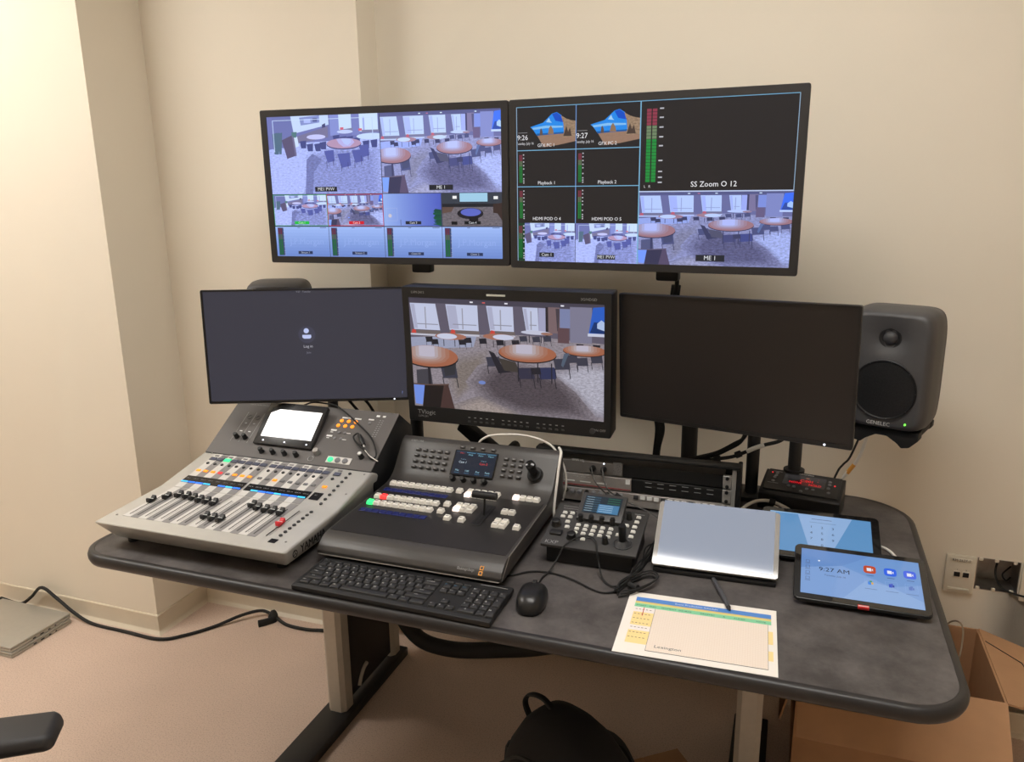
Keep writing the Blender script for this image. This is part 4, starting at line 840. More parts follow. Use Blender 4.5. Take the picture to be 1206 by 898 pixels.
for i, u in enumerate(CHU):
    if i < 16:
        part('channel_strip', m_sl if i % 2 == 0 else m_sd, None, mx, F1 @ T(u, 0, 0.0)); part('channel_strip', m_ul if i % 2 == 0 else m_ud, None, mx, F2 @ T(u, 0, 0.0))
    part('fader_slot', m_slot, None, mx, F1 @ T(u, 0.056, 0)); part('scale_line', m_line, None, mx, F1 @ T(u+0.006, 0.058, 0))
    fc = part('fader_cap', m_fr if i == 16 else m_fb, None, mx, F1 @ T(u, FV[i], 0.0008), label='red master fader cap' if i == 16 else None); part('cap_line', m_fl, None, fc, F1 @ T(u, FV[i], 0.0008))
    part('button', m_navg if i == 2 else m_nav, None, mx, F2 @ T(u, 0.139, 0.0008), label='green lit button' if i == 2 else None)
    part('button', m_top, None, mx, F2 @ T(u, 0.155, 0.0008)); part('button', m_round, None, mx, F2 @ T(u, 0.1165, 0.0008))
    part('button', {'o': m_on, 'r': m_onr, '.': m_off}[ON[i]], None, mx, F2 @ T(u, 0.080, 0.0008))
    if i < 16 and i not in (4, 8): part('level_light', m_cy if i % 3 == 0 else m_bl, None, mx, F2 @ T(u, 0.0265, 0.0008))
LCDS = mat('lcd_strip', (30, 29, 31), 0.25, nz=0)
for a, c in ((0.043, 0.225), (0.233, 0.413), (0.420, 0.446)):
    b = NB(); rbox(b, a, c, 0.024, 0.054, 0.0008, 0.0020, 0.0004, 1, F2); s = part('name_display', b, LCDS, mx)
    b = NB()
    for k in range(8 if c-a > 0.1 else 1): text_bm(b, 'CH %d' % (k+1+(8 if a > 0.2 else 0)) if c-a > 0.1 else 'ST', 0.006, F2 @ T(a+0.011+0.0227*k, 0.042, 0.0023))
    part('channel_names', b, GREYP, s)
for k in range(8):
    part('button', m_round, None, mx, F2 @ T(0.463, 0.148-0.0193*k, 0.0005)); part('button', m_round, None, mx, F1 @ T(0.463, 0.182-0.0168*k, 0.0005))
b = NB(); rbox(b, 0.452, 0.470, 0.032, 0.048, 0.0, 0.0015, 0.0004, 1, F1); part('index_display', b, LCDS, mx)
for (u, v) in ((0.028, 0.165), (0.50, 0.155), (0.50, 0.065)):
    b = NB(); cyl(b, (u, v, 0), (u, v, 0.0012), 0.0025, n=10, M=F2); part('screw', b, METK, mx)
for (u, v) in ((0.026, 0.045), (0.49, 0.045)):
    b = NB(); cyl(b, (u, v, 0), (u, v, 0.0012), 0.0025, n=10, M=F1); part('screw', b, METK, mx)
# touchscreen and controls on the raised panel
P3 = F3 @ T(0, 0, 0.0012)
TS = P3 @ T(0.227, 0.043, 0.004) @ RX(9.9)
b = NB(); rbox(b, -0.091, 0.091, 0.0, 0.129, -0.010, 0.004, 0.002, 2, TS); fr_ = part('screen_frame', b, mat('screen_frame', (40, 40, 41), 0.25, nz=0), mx)
b = NB(); box(b, -0.075, 0.082, 0.023, 0.109, 0.003, 0.0046, TS); part('touchscreen', b, GLASS, fr_)
for u in (0.165, 0.232, 0.300):
    b = NB(); rbox(b, u-0.2292, u-0.2248, 0.0095, 0.013, 0.003, 0.0048, 0.0005, 1, TS); part('key_light', b, LEDW, fr_)
def knob(q, r=0.0065, h=0.016):
    lathe(q, [(r*1.12, 0.0), (r*1.12, 0.0015), (r, 0.003), (r*0.9, h*0.95), (r*0.8, h)], 18)
m_kn = shared(knob, 'knob', KNOBM); m_km = shared(lambda q: knob(q, 0.0085, 0.014), 'knob', METK)
for u in (0.174, 0.210, 0.246, 0.282): part('knob', m_kn, None, mx, P3 @ T(u, 0.022, 0))
part('knob', m_km, None, mx, P3 @ T(0.336, 0.038, 0)); part('knob', m_kn, None, mx, P3 @ T(0.072, 0.060, 0)); part('knob', m_kn, None, mx, P3 @ T(0.099, 0.060, 0))
b = NB(); lathe(b, [(0.0085, 0), (0.0085, 0.0012), (0.0072, 0.0012), (0.0072, 0)], 20, P3 @ T(0.327, 0.018, 0), cap=False); part('headphone_ring', b, GREYP, mx)
for k, u in enumerate((0.072, 0.099)):
    b = NB(); lathe(b, [(0.007, 0), (0.007, 0.0012), (0.0062, 0.0012), (0.0062, 0)], 20, P3 @ T(u, 0.132, 0), cap=False); part('level_ring', b, BTN_D, mx)
    b = NB(); rbox(b, u-0.003, u+0.003, 0.108, 0.112, 0, 0.002, 0.0005, 1, P3); part('button', b, GREYP, mx)
    b = NB(); rbox(b, u-0.004, u+0.004, 0.081, 0.084, 0, 0.001, 0.0003, 1, P3); part('printed_tag', b, WHITEP, mx)
for u in (0.058, 0.085, 0.112):
    b = NB(); box(b, u-0.0005, u+0.0005, 0.045, 0.150, 0, 0.0004, P3); part('printed_line', b, GREYP, mx)
m_or = shared(disc(0.0055, 0.003), 'button', ORANGE)
for (u0, v) in ((0.357, 0.151), (0.354, 0.134)):
    for k in range(3): part('button', m_or, None, mx, P3 @ T(u0+0.0215*k, v, 0), label='orange lit button')
for (u, v, w, h) in ((0.366, 0.163, 0.026, 0.0045), (0.401, 0.163, 0.02, 0.0045), (0.440, 0.165, 0.016, 0.004), (0.348, 0.118, 0.017, 0.005), (0.344, 0.098, 0.017, 0.005), (0.455, 0.179, 0.010, 0.006), (0.473, 0.179, 0.008, 0.006), (0.345, 0.111, 0.008, 0.002), (0.342, 0.091, 0.008, 0.002), (0.395, 0.112, 0.012, 0.002), (0.392, 0.090, 0.012, 0.002)):
    b = NB(); box(b, u-w/2, u+w/2, v-h/2, v+h/2, 0, 0.0005, P3); part('printed_tag', b, WHITEP, mx)
for (u, v) in ((0.368, 0.111), (0.364, 0.091), (0.385, 0.111), (0.382, 0.091), (0.441, 0.152)): part('button', m_rg, None, mx, P3 @ T(u, v, 0))
m_led = shared(rb(0.0042, 0.0018, 0.0008), 'meter_light', GREYP)
for k in range(9):
    for j in range(2): part('meter_light', m_led, None, mx, P3 @ T(0.467+0.008*j, 0.110+0.0068*k, 0))
b = NB(); rbox(b, 0.373, 0.444, 0.012, 0.033, 0.0, 0.0015, 0.0005, 1, P3); gp = part('key_plate', b, STRIP_L, mx)
m_k3g = shared(disc(0.0078, 0.0035), 'button', GREENL); m_k3 = shared(disc(0.0078, 0.0035), 'button', BTN_G)
for k in range(3): part('button', m_k3g if k == 0 else m_k3, None, gp, P3 @ T(0.385+0.0215*k, 0.0215, 0.0012))
part('knob', m_kn, None, mx, P3 @ T(0.467, 0.040, 0))
b = NB(); lathe(b, [(0.0055, 0), (0.0055, 0.002), (0.0045, 0.003)], 14, P3 @ T(0.467, 0.040, 0.016)); part('knob_cap', b, WHITEP, mx)
b = NB(); text_bm(b, 'YAMAHA', 0.012, P3 @ T(0.242, 0.184, 0.0006)); part('lettering', b, WHITEP, mx)
b = NB(); text_bm(b, 'DIGITAL MIXING CONSOLE  TF1', 0.005, P3 @ T(0.085, 0.178, 0.0006)); part('lettering', b, GREYP, mx)
SIDEF = frame((X1+0.0006, 1.345, 0.787), (0, 1, 0), (0, 0, 1))
b = NB(); [text_bm(b, 'YAMAHA', 0.026, SIDEF @ T(0.012+dx_, 0, 0), 0.9) for dx_ in (-0.0005, 0, 0.0005)]; part('lettering', b, PORT, mx)
b = NB(); lathe(b, [(0.0085, 0), (0.0085, 0.0008), (0.0066, 0.0008), (0.0066, 0)], 24, SIDEF @ T(-0.057, 0, 0), cap=False)
for a in (90, 210, 330): box(b, -0.0008, 0.0008, -0.001, 0.0068, 0, 0.0007, SIDEF @ T(-0.057, 0, 0) @ RZ(a-90))
part('emblem', b, PORT, mx)
t = thing('clip_on_cable', 'thin black cable with small black plug looped over the mixer panel', 'cable', P3 @ T(0.45, 0.07, 0.012))
b = NB(); tube(b, [P3 @ Vector(p) for p in ((0.20, 0.21, -0.02), (0.248, 0.196, 0.012), (0.289, 0.198, 0.010), (0.323, 0.194, 0.009), (0.364, 0.172, 0.010), (0.418, 0.137, 0.010), (0.466, 0.104, 0.009), (0.495, 0.071, 0.008), (0.508, 0.045, 0.006), (0.497, 0.036, 0.005), (0.474, 0.055, 0.010), (0.439, 0.077, 0.009), (0.421, 0.096, 0.009), (0.430, 0.106, 0.012), (0.440, 0.098, 0.014))], 0.0022, 8, 6); part('wire', b, RUBBER, t)
b = NB(); tube(b, [P3 @ Vector(p) for p in ((0.440, 0.098, 0.014), (0.452, 0.084, 0.016), (0.464, 0.070, 0.014))], lambda s: 0.0065-0.002*abs(s-0.5), 12, 4); pg = part('plug', b, BLACK, t)
b = NB(); tube(b, [P3 @ Vector(p) for p in ((0.464, 0.070, 0.014), (0.470, 0.063, 0.013))], 0.0028, 10, 1); part('plug_tip', b, METK, pg)
b = NB(); tube(b, [P3 @ Vector(p) for p in ((0.474, 0.055, 0.012), (0.492, 0.042, 0.008), (0.520, 0.030, 0.006))], 0.0013, 6, 4); part('wire_end', b, WHITEC, t)

# ------------------------------------------------------------------ video switcher panel
SWM = mat('switcher_body', (64, 61, 59), 0.42, nz=0.03, bump=0.02, bs=900)
SWT = mat('switcher_top', (40, 38, 37), 0.38, nz=0.03)
SX0, SX1 = -0.945, -0.515; SW = SX1-SX0
sw = thing('video_switcher', 'dark grey video switcher panel with white keys and fader bar', 'video switcher', ((SX0+SX1)/2, 1.57, DZ))
G1 = frame((SX0, 1.39, 0.800), (1, 0, 0), (0, 0.297, 0.012)); G2 = frame((SX0, 1.687, 0.812), (1, 0, 0), (0, 0.078, 0.088))
def arc(p0, p1, p2, n=6): return [((1-t)**2*p0[0]+2*t*(1-t)*p1[0]+t*t*p2[0], (1-t)**2*p0[1]+2*t*(1-t)*p1[1]+t*t*p2[1]) for t in [i/n for i in range(n+1)]]
topc = [(1.345, 0.772)]+arc((1.352, 0.782), (1.372, 0.7995), (1.395, 0.8003), 5)+arc((1.655, 0.8107), (1.694, 0.8123), (1.716, 0.842), 6)+arc((1.755, 0.888), (1.767, 0.902), (1.780, 0.902), 3)+[(1.795, 0.896)]
b = NB(); prism(b, topc+[(1.795, 0.770), (1.36, 0.760), (1.347, 0.763)], SX0, SX1, 'x', bev=0.0025, seg=2); part('housing', b, SWM, sw, ang=30)
b = NB(); prism(b, [(1.372, 0.752), (1.372, 0.763), (1.78, 0.772), (1.78, 0.748), (1.40, 0.748)], SX0+0.012, SX1-0.012, 'x'); part('base_strip', b, mat('brown_strip', (96, 62, 42), 0.6, nz=0.05), sw)  # thin brown layer below the housing, showing at its front
for xx in (SX0+0.04, SX1-0.04):
    for yy in (1.42, 1.75):
        b = NB(); cyl(b, (xx, yy, DZ+0.0005), (xx, yy, 0.752), 0.012); part('rubber_foot', b, RUBBER, sw)
b = NB(); box(b, 0.006, SW-0.006, 0.004, 0.262, 0.0, 0.0008, G1); part('key_deck', b, SWT, sw)
b = NB(); tube(b, [(SX0+0.004, 1.3455, 0.7640), (SX1-0.006, 1.3455, 0.7640), (SX1-0.0005, 1.351, 0.7665), (SX1, 1.395, 0.7985), (SX1, 1.655, 0.8085)], 0.0013, 6, 1); part('edge_highlight', b, mat('edge_highlight', (150, 146, 140), 0.35, metal=0.6, nz=0), sw)  # pale strip stands in for the highlight along the metal edge
KW = mat('key_white', (226, 222, 212), 0.4, nz=0, emit=(226, 218, 205), es=0.10)
KWL = mat('key_white_lit', (255, 240, 232), 0.4, nz=0, emit=(255, 236, 226), es=1.0)
KRED = mat('key_red_lit', (250, 70, 70), 0.4, nz=0, emit=(250, 60, 60), es=0.9)
KGRN = mat('key_green_lit', (70, 250, 140), 0.4, nz=0, emit=(60, 245, 130), es=1.0)
KNAVY = mat('label_navy', (34, 40, 92), 0.25, nz=0.1, ns=60, emit=(30, 36, 110), es=0.10)
def key(w, h, t=0.009):
    def fn(q):
        v = [(-w/2, -h/2, 0), (w/2, -h/2, 0), (w/2, h/2, 0), (-w/2, h/2, 0)]; a = 0.0016
        v += [(x-math.copysign(a, x), y-math.copysign(a, y), t) for x, y, z in v]
        tt = bmesh.new(); add_mesh(tt, v, [(3, 2, 1, 0), (4, 5, 6, 7), (0, 1, 5, 4), (1, 2, 6, 5), (2, 3, 7, 6), (3, 0, 4, 7)]); bmesh.ops.bevel(tt, geom=tt.edges[:], offset=0.0008, segments=1, affect='EDGES'); merge(q, tt)
    return fn
kp = 0.0172
m_kw = shared(key(0.0160, 0.017), 'key', KW); m_kl = shared(key(0.0160, 0.017), 'key', KWL); m_kr = shared(key(0.0160, 0.017), 'key', KRED); m_kg = shared(key(0.0160, 0.017), 'key', KGRN)
m_nv = shared(lambda q: rbox(q, -0.0079, 0.0079, -0.009, 0.009, 0.0006, 0.0020, 0.0004, 1), 'label_window', KNAVY)
m_mk = shared(lambda q: box(q, -0.004, 0.004, -0.001, 0.001, 0.0091, 0.0093), 'key_mark', BTN_D)
def put_key(m, u, v, lab=None):
    k = part('key', m, None, sw, G1 @ T(u, v, 0.0008), label=lab); part('key_mark', m_mk, None, k, G1 @ T(u, v, 0.0008))
for i in range(10):
    u = 0.026+kp*i
    put_key(m_kw, u, 0.266); part('label_window', m_nv, None, sw, G1 @ T(u, 0.233, 0.0006))
    put_key(m_kr if i == 1 else m_kw, u, 0.186, 'red lit key' if i == 1 else None)
    put_key(m_kg if i == 0 else m_kw, u, 0.150, 'green lit key' if i == 0 else None); part('label_window', m_nv, None, sw, G1 @ T(u, 0.114, 0.0006))
for (u, v) in ((0.206, 0.269), (0.208, 0.191), (0.209, 0.152), (0.238, 0.124), (0.273, 0.124), (0.405, 0.123)): put_key(m_kw, u, v)
for r in range(2):
    for c in range(5): put_key(m_kl if (r, c) == (1, 0) else m_kw, 0.234+kp*c, 0.272-0.0185*r)
    for c in range(3): put_key(m_kl if (r, c) == (1, 0) else m_kw, 0.239+kp*c, 0.192-0.0185*r)
    for c in range(2): put_key(m_kw, 0.355+kp*c, 0.140-0.0185*r)
for c in range(4): put_key(m_kl if c == 0 else m_kw, 0.352+kp*c, 0.271)
for c in range(2): put_key(m_kw, 0.353+kp*c, 0.190)
# fader bar
b = NB(); rbox(b, 0.298, 0.322, 0.112, 0.215, 0.0006, 0.003, 0.001, 1, G1); tb = part('fader_bar_plate', b, BLACK, sw)
for k in range(2):
    b = NB(); box(b, 0.304+0.009*k, 0.307+0.009*k, 0.118, 0.209, 0.003, 0.0034, G1); part('fader_slot', b, PORT, tb)
b = NB(); tube(b, [G1 @ Vector(p) for p in ((0.311, 0.165, 0.002), (0.312, 0.168, 0.022), (0.313, 0.170, 0.045))], 0.0042, 10, 3, flat=0.6); part('fader_bar_arm', b, BLACK, sw)
b = NB(); cyl(b, (0.284, 0.170, 0.049), (0.342, 0.170, 0.049), 0.0085, n=16, M=G1); part('fader_bar_handle', b, BLACK, sw)
# upper panel
PG = G2 @ T(0, 0, 0.0005)
m_sb = shared(key(0.0135, 0.0088, 0.004), 'button', mat('button_charcoal', (70, 68, 67), 0.4, nz=0)); m_sm = shared(lambda q: box(q, -0.003, 0.003, -0.0008, 0.0008, 0.0041, 0.0043), 'button_mark', GREYP)
def put_btn(u, v, mark=True):
    k = part('button', m_sb, None, sw, PG @ T(u, v, 0))
    if mark: part('button_mark', m_sm, None, k, PG @ T(u, v, 0))
for r in range(4):
    for c in range(5): put_btn(0.0545+0.0205*c, 0.088-0.0157*r)
    for c in range(3): put_btn(0.2975+0.0205*c, 0.088-0.0150*r)
for c in range(4): put_btn(0.174+0.0283*c, 0.107)
b = NB(); rbox(b, 0.158, 0.275, 0.030, 0.099, 0.0, 0.0016, 0.0006, 1, PG); lc = part('display_bezel', b, BLACKSH, sw)
cs = Canvas(0.110, 0.062); cs.rect(0, 0, 1, 1, (26, 36, 52)); cs.rect(0.0, 0.0, 1, 0.02, (60, 90, 120))
cs.text(0.16, 0.08, 0.085, 'M/E 1', (200, 60, 60)); cs.rect(0.27, 0.03, 0.48, 0.05, (90, 150, 180)); cs.rect(0.52, 0.03, 0.73, 0.05, (90, 150, 180)); cs.rect(0.77, 0.03, 0.98, 0.05, (90, 150, 180))
for u, s in ((0.37, 'Setup'), (0.62, 'Color'), (0.87, 'Macro')): cs.text(u, 0.12, 0.09, s, (140, 200, 220))
cs.text(0.22, 0.34, 0.07, 'Preview', (120, 150, 170)); cs.text(0.22, 0.47, 0.13, 'Cam 1', (205, 220, 230)); cs.text(0.72, 0.34, 0.07, 'Program', (120, 150, 170)); cs.text(0.73, 0.47, 0.13, 'Cam 2', (220, 60, 60))
for u, s in ((0.13, 'Mix'), (0.37, '1:00'), (0.63, 'Key'), (0.87, 'Fade')): cs.text(u, 0.83, 0.11, s, (160, 205, 220)); cs.rect(u-0.06, 0.92, u+0.06, 0.935, (70, 130, 170))
cs.build('screen_picture', SCRG, lc, PG @ T(0.1615, 0.0335, 0.0018))
for c in range(4): part('knob', m_kn, None, sw, PG @ T(0.171+0.0283*c, 0.0195, 0))
b = NB(); lathe(b, [(0.020, 0.0), (0.020, 0.002), (0.017, 0.004), (0.0165, 0.008), (0.012, 0.009), (0.0115, 0.012), (0.010, 0.014)], 28, PG @ T(0.380, 0.055, 0)); part('joystick_boot', b, RUBBER, sw)
b = NB(); lathe(b, [(0.0095, 0.0), (0.0105, 0.012), (0.0118, 0.030), (0.0122, 0.040), (0.0108, 0.046), (0.006, 0.048)], 24, PG @ T(0.380, 0.055, 0.012) @ RX(-6)); part('joystick', b, BLACKSH, sw)
FRF = frame((SX0, 1.3515, 0.7815), (1, 0, 0), (0, 0.020, 0.0175))
b = NB(); text_bm(b, 'Blackmagicdesign', 0.0088, FRF @ T(0.352, -0.002, 0.0012), 0.62); part('lettering', b, GREYP, sw)
b = NB()
for yy in (-0.0062, 0.0052): rbox(b, 0.3815, 0.3895, yy-0.0045, yy+0.0045, 0.0006, 0.0012, 0.0002, 1, FRF)
part('emblem', b, mat('emblem_orange', (235, 160, 60), 0.4, nz=0), sw)
b = NB()
for yy in (-0.0062, 0.0052): rbox(b, 0.3830, 0.3880, yy-0.0028, yy+0.0028, 0.0011, 0.0015, 0.0002, 1, FRF)
part('emblem_centre', b, SWM, sw)
b = NB(); text_bm(b, 'ATEM 1 M/E', 0.007, PG @ T(0.045, 0.1115, 0.0006)); part('lettering', b, GREYP, sw)

# ------------------------------------------------------------------ camera controller
PTM = mat('controller_panel', (58, 57, 57), 0.45, nz=0.04)
pt = thing('camera_controller', 'compact black camera controller with small screen, white buttons and joystick', 'camera controller', (-0.378, 1.58, DZ))
PX0 = -0.480; H1 = frame((PX0, 1.50, 0.785), (1, 0, 0), (0, 0.17, 0.035))
b = NB(); prism(b, [(1.513, 0.741), (1.513, 0.779), (1.65, 0.806), (1.662, 0.741)], PX0+0.008, PX0+0.197, 'x', bev=0.002); part('base', b, BLACK, pt)
b = NB(); rbox(b, -0.002, 0.207, 0.0, 0.160, -0.006, 0.002, 0.002, 2, H1); part('front_panel', b, PTM, pt)
H2 = H1 @ T(0, 0, 0.002)
M = H2 @ T(0, 0.108, 0.004) @ RX(14)
b = NB(); rbox(b, 0.052, 0.156, -0.010, 0.070, -0.004, 0.008, 0.003, 2, M); sc = part('screen_housing', b, PTM, pt)
cp = Canvas(0.085, 0.052); cp.rect(0, 0, 1, 1, (30, 42, 54))
for k in range(7):
    cp.rect(0.03, 0.06+0.13*k, 0.42, 0.13+0.13*k, (52, 78, 96)); cp.rect(0.62, 0.06+0.13*k, 0.95, 0.11+0.13*k, (40, 96, 76) if k < 3 else (64, 104, 136)); cp.rect(0.05, 0.085+0.13*k, 0.25, 0.105+0.13*k, (170, 190, 200))
cp.rect(0.40, 0.44, 0.96, 0.94, (66, 118, 158))
for k in range(4): cp.rect(0.43, 0.50+0.11*k, 0.80, 0.53+0.11*k, (160, 190, 210))
cp.build('screen_picture', SCRG, sc, M @ T(0.0615, 0.008, 0.0085))
for c in range(4): part('knob', m_kn, None, pt, H2 @ T(0.063+0.0243*c, 0.101, 0))
BW = mat('button_white', (222, 222, 216), 0.4, nz=0)
m_pb = shared(key(0.0115, 0.0080, 0.005), 'button', BW)
for r in range(3):
    for c in range(5): part('button', m_pb, None, pt, H2 @ T(0.0625+0.0184*c, 0.081-0.0145*r, 0))
for (u, v) in ((0.021, 0.121), (0.038, 0.122), (0.020, 0.106), (0.037, 0.107), (0.036, 0.088), (0.040, 0.069), (0.167, 0.101), (0.156, 0.064), (0.187, 0.137), (0.186, 0.119), (0.185, 0.100), (0.185, 0.082), (0.184, 0.064), (0.085, 0.033)): part('button', m_pb, None, pt, H2 @ T(u, v, 0))
m_pk = shared(lambda q: knob(q, 0.0105, 0.014), 'knob', KNOBM)
for (u, v) in ((0.014, 0.073), (0.060, 0.033)): part('knob', m_pk, None, pt, H2 @ T(u, v, 0))
part('knob', m_kn, None, pt, H2 @ T(0.167, 0.130, 0)); part('knob', m_kn, None, pt, H2 @ T(0.135, 0.031, 0))
b = NB(); rbox(b, 0.008, 0.036, 0.034, 0.052, 0.0, 0.006, 0.003, 2, H2); part('zoom_rocker', b, BLACK, pt)
b = NB(); lathe(b, [(0.021, 0.0), (0.021, 0.0018), (0.0195, 0.0022), (0.018, 0.0012), (0.013, 0.006), (0.009, 0.010)], 28, H2 @ T(0.172, 0.036, 0)); part('joystick_boot', b, BTN_D, pt)
b = NB(); lathe(b, [(0.0078, 0.0), (0.0085, 0.02), (0.0088, 0.036), (0.0075, 0.040)], 20, H2 @ T(0.172, 0.036, 0.008)); part('joystick', b, KNOBM, pt)
b = NB(); text_bm(b, 'KXP', 0.016, H2 @ T(0.021, 0.010, 0.0005)); part('lettering', b, GREYP, pt)
b = NB()
for k, (u, v, w) in enumerate(((0.03, 0.148, 0.04), (0.03, 0.140, 0.035), (0.187, 0.150, 0.022), (0.03, 0.130, 0.004), (0.045, 0.131, 0.004), (0.017, 0.055, 0.012))): box(b, u-w/2, u+w/2, v-0.0006, v+0.0006, 0, 0.0004, H2)
part('printed_line', b, GREYP, pt)

# ------------------------------------------------------------------ rack case and the units in it
RACKB = mat('rack_black', (17, 17, 17), 0.5, nz=0.05)
RX0, RX1, RY, RZ0, RZ1 = -0.602, -0.090, 1.850, 0.741, 0.886
rk = thing('rack_case', 'low black rack case behind the controllers with silver rail', 'rack', ((RX0+RX1)/2, 1.92, DZ))
b = NB(); rbox(b, RX0, RX1, RY-0.012, RY+0.020, RZ1-0.010, RZ1, 0.004, 2); part('top_board', b, RACKB, rk)
b = NB(); rbox(b, RX0, RX1, RY, RY+0.06, RZ0+0.0005, RZ0+0.006, 0.001, 1); part('bottom_board', b, RACKB, rk)
for x0, x1 in ((RX0, RX0+0.010), (RX1-0.010, RX1)):
    b = NB(); rbox(b, x0, x1, RY-0.004, RY+0.06, RZ0+0.006, RZ1-0.010, 0.002, 1); part('side_board', b, RACKB, rk)
b = NB(); rbox(b, RX0+0.01, RX1-0.01, RY+0.052, RY+0.060, RZ0+0.006, 0.855, 0.001, 1); part('back_board', b, RACKB, rk)
RAIL = mat('rack_rail', (176, 174, 170), 0.4, metal=0.5, nz=0.03)
for x0, x1 in ((RX0+0.0105, RX0+0.020), (RX1-0.020, RX1-0.0105)):
    b = NB(); rbox(b, x0, x1, RY-0.006, RY+0.004, RZ0+0.007, RZ1-0.012, 0.001, 1); part('rack_rail', b, RAIL, rk)
UNITS = [(0.8245, 0.8570), (0.7870, 0.8215), (0.7485, 0.7835)]
RI0, RI1 = RX0+0.021, RX1-0.021
FACE = mat('rack_face_grey', (112, 108, 104), 0.45, metal=0.3, nz=0.05); FACE2 = mat('rack_face_light', (158, 153, 148), 0.45, metal=0.3, nz=0.05)
MESHM = mat('vent_mesh', (120, 118, 116), 0.5, metal=0.4, nz=0.4, ns=500)
def rack_unit(name, label, z0, z1, w, face, deco):
    t = thing(name, label, 'rack unit', ((RI0+RI1)/2, RY+0.04, z0), 'units in the rack case')
    b = NB(); box(b, RI0+0.004, RI1-0.018, RY+0.008, RY+0.05, z0+0.002, z1-0.002); part('chassis', b, RACKB, t)
    b = NB(); rbox(b, RI0, RI0+w, RY-0.003, RY+0.008, z0, z1, 0.001, 1); fp = part('front_panel', b, face, t)
    if RI0+w < RI1-0.03:
        b = NB(); rbox(b, RI0+w, RI1-0.020, RY, RY+0.008, z0, z1, 0.001, 1); bl = part('blank_panel', b, RACKB, t)
        if deco == 'slots':
            for k in range(6):
                for j in range(2):
                    x = RI0+w+0.035+0.030*k; b = NB(); box(b, x, x+0.016, RY-0.0006, RY+0.001, z0+0.017+0.011*j, z0+0.0185+0.011*j); part('vent_slot', b, GREYP, bl)
    b = NB(); rbox(b, RI1-0.020, RI1, RY-0.004, RY+0.008, z0, z1, 0.001, 1); part('rack_ear', b, RAIL, t)
    for zz in (z0+0.006, z1-0.006):
        b = NB(); cyl(b, (RI1-0.010, RY-0.004, zz), (RI1-0.010, RY-0.0075, zz), 0.0042, n=12); part('screw', b, BLACK, t)
    return t, frame((RI0, RY-0.0032, z0), (1, 0, 0), (0, 0, 1))
t, FR = rack_unit('rack_unit', 'top rack unit with two black knobs and a mesh vent', *UNITS[0], 0.205, FACE, '')
b = NB(); text_bm(b, 'SERIES 102', 0.007, FR @ T(0.09, 0.034, 0.0004)); part('lettering', b, WHITEP, t)
for u in (0.130, 0.158):
    b = NB(); lathe(b, [(0.008, 0), (0.008, 0.006), (0.006, 0.014), (0.005, 0.016)], 16, FR @ T(u, 0.016, 0)); part('knob', b, KNOBM, t)
b = NB(); box(b, 0.182, 0.204, 0.004, 0.038, 0, 0.0012, FR); part('vent_mesh', b, MESHM, t)
for u in (0.105, 0.158):
    b = NB(); cyl(b, (u, 0.031, 0), (u, 0.031, 0.0015), 0.002, n=10, M=FR); part('led', b, LEDW if u > 0.12 else GREYP, t)
t, FR = rack_unit('rack_unit', 'middle rack unit with light left face and slotted black panel', *UNITS[1], 0.228, FACE2, 'slots')
b = NB(); text_bm(b, '- - --   -- ---   --', 0.007, FR @ T(0.10, 0.028, 0.0004)); part('lettering', b, WHITEP, t)
b = NB(); box(b, 0.0, 0.227, 0.004, 0.0058, 0, 0.0008, FR); part('red_stripe', b, mat('red_stripe', (150, 40, 44), 0.5, nz=0), t)
b = NB(); box(b, 0.214, 0.225, 0.020, 0.032, 0, 0.0008, FR); part('white_logo', b, WHITEP, t)
for k in range(4):
    b = NB(); box(b, 0.012+0.042*k, 0.040+0.042*k, 0.013, 0.0155, 0, 0.0008, FR); part('printed_tag', b, WHITEP, t)
t, FR = rack_unit('rack_unit', 'bottom rack unit with a row of small knobs', *UNITS[2], 0.452, FACE2, '')
for k in range(9):
    b = NB(); lathe(b, [(0.006, 0), (0.006, 0.004), (0.0045, 0.011)], 14, FR @ T(0.06+0.018*k, 0.026, 0)); part('knob', b, KNOBM if k % 3 == 0 else BTN_G, t)
for k in range(12):
    b = NB(); rbox(b, 0.235+0.017*k, 0.247+0.017*k, 0.022, 0.032, 0, 0.002, 0.0005, 1, FR); part('button', b, WHITEP if k % 4 else BTN_D, t)
for a in (((-0.452, 1.829, 0.849), (-0.435, 1.80, 0.825), (-0.405, 1.80, 0.795), (-0.376, 1.80, 0.790)), ((-0.424, 1.829, 0.849), (-0.405, 1.79, 0.82), (-0.390, 1.795, 0.80), (-0.372, 1.80, 0.790))):
    b = NB(); tube(b, list(a)+[(-0.36, 1.80, 0.782), (-0.325, 1.80, 0.770), (-0.285, 1.795, 0.756), (-0.255, 1.77, 0.746)], 0.0018, 6, 5)
    single('headset_cable', 'thin grey cable from the %s knob of the top rack unit' % ('left' if a[0][0] < -0.44 else 'right'), 'cable', b, mat('grey_cable', (70, 68, 66), 0.5))
b = NB(); tube(b, [(-0.382, 1.799, 0.797), (-0.366, 1.80, 0.786)], 0.006, 10, 1); single('cable_tie', 'small black clip joining the two thin rack cables', 'cable clip', b, RUBBER)

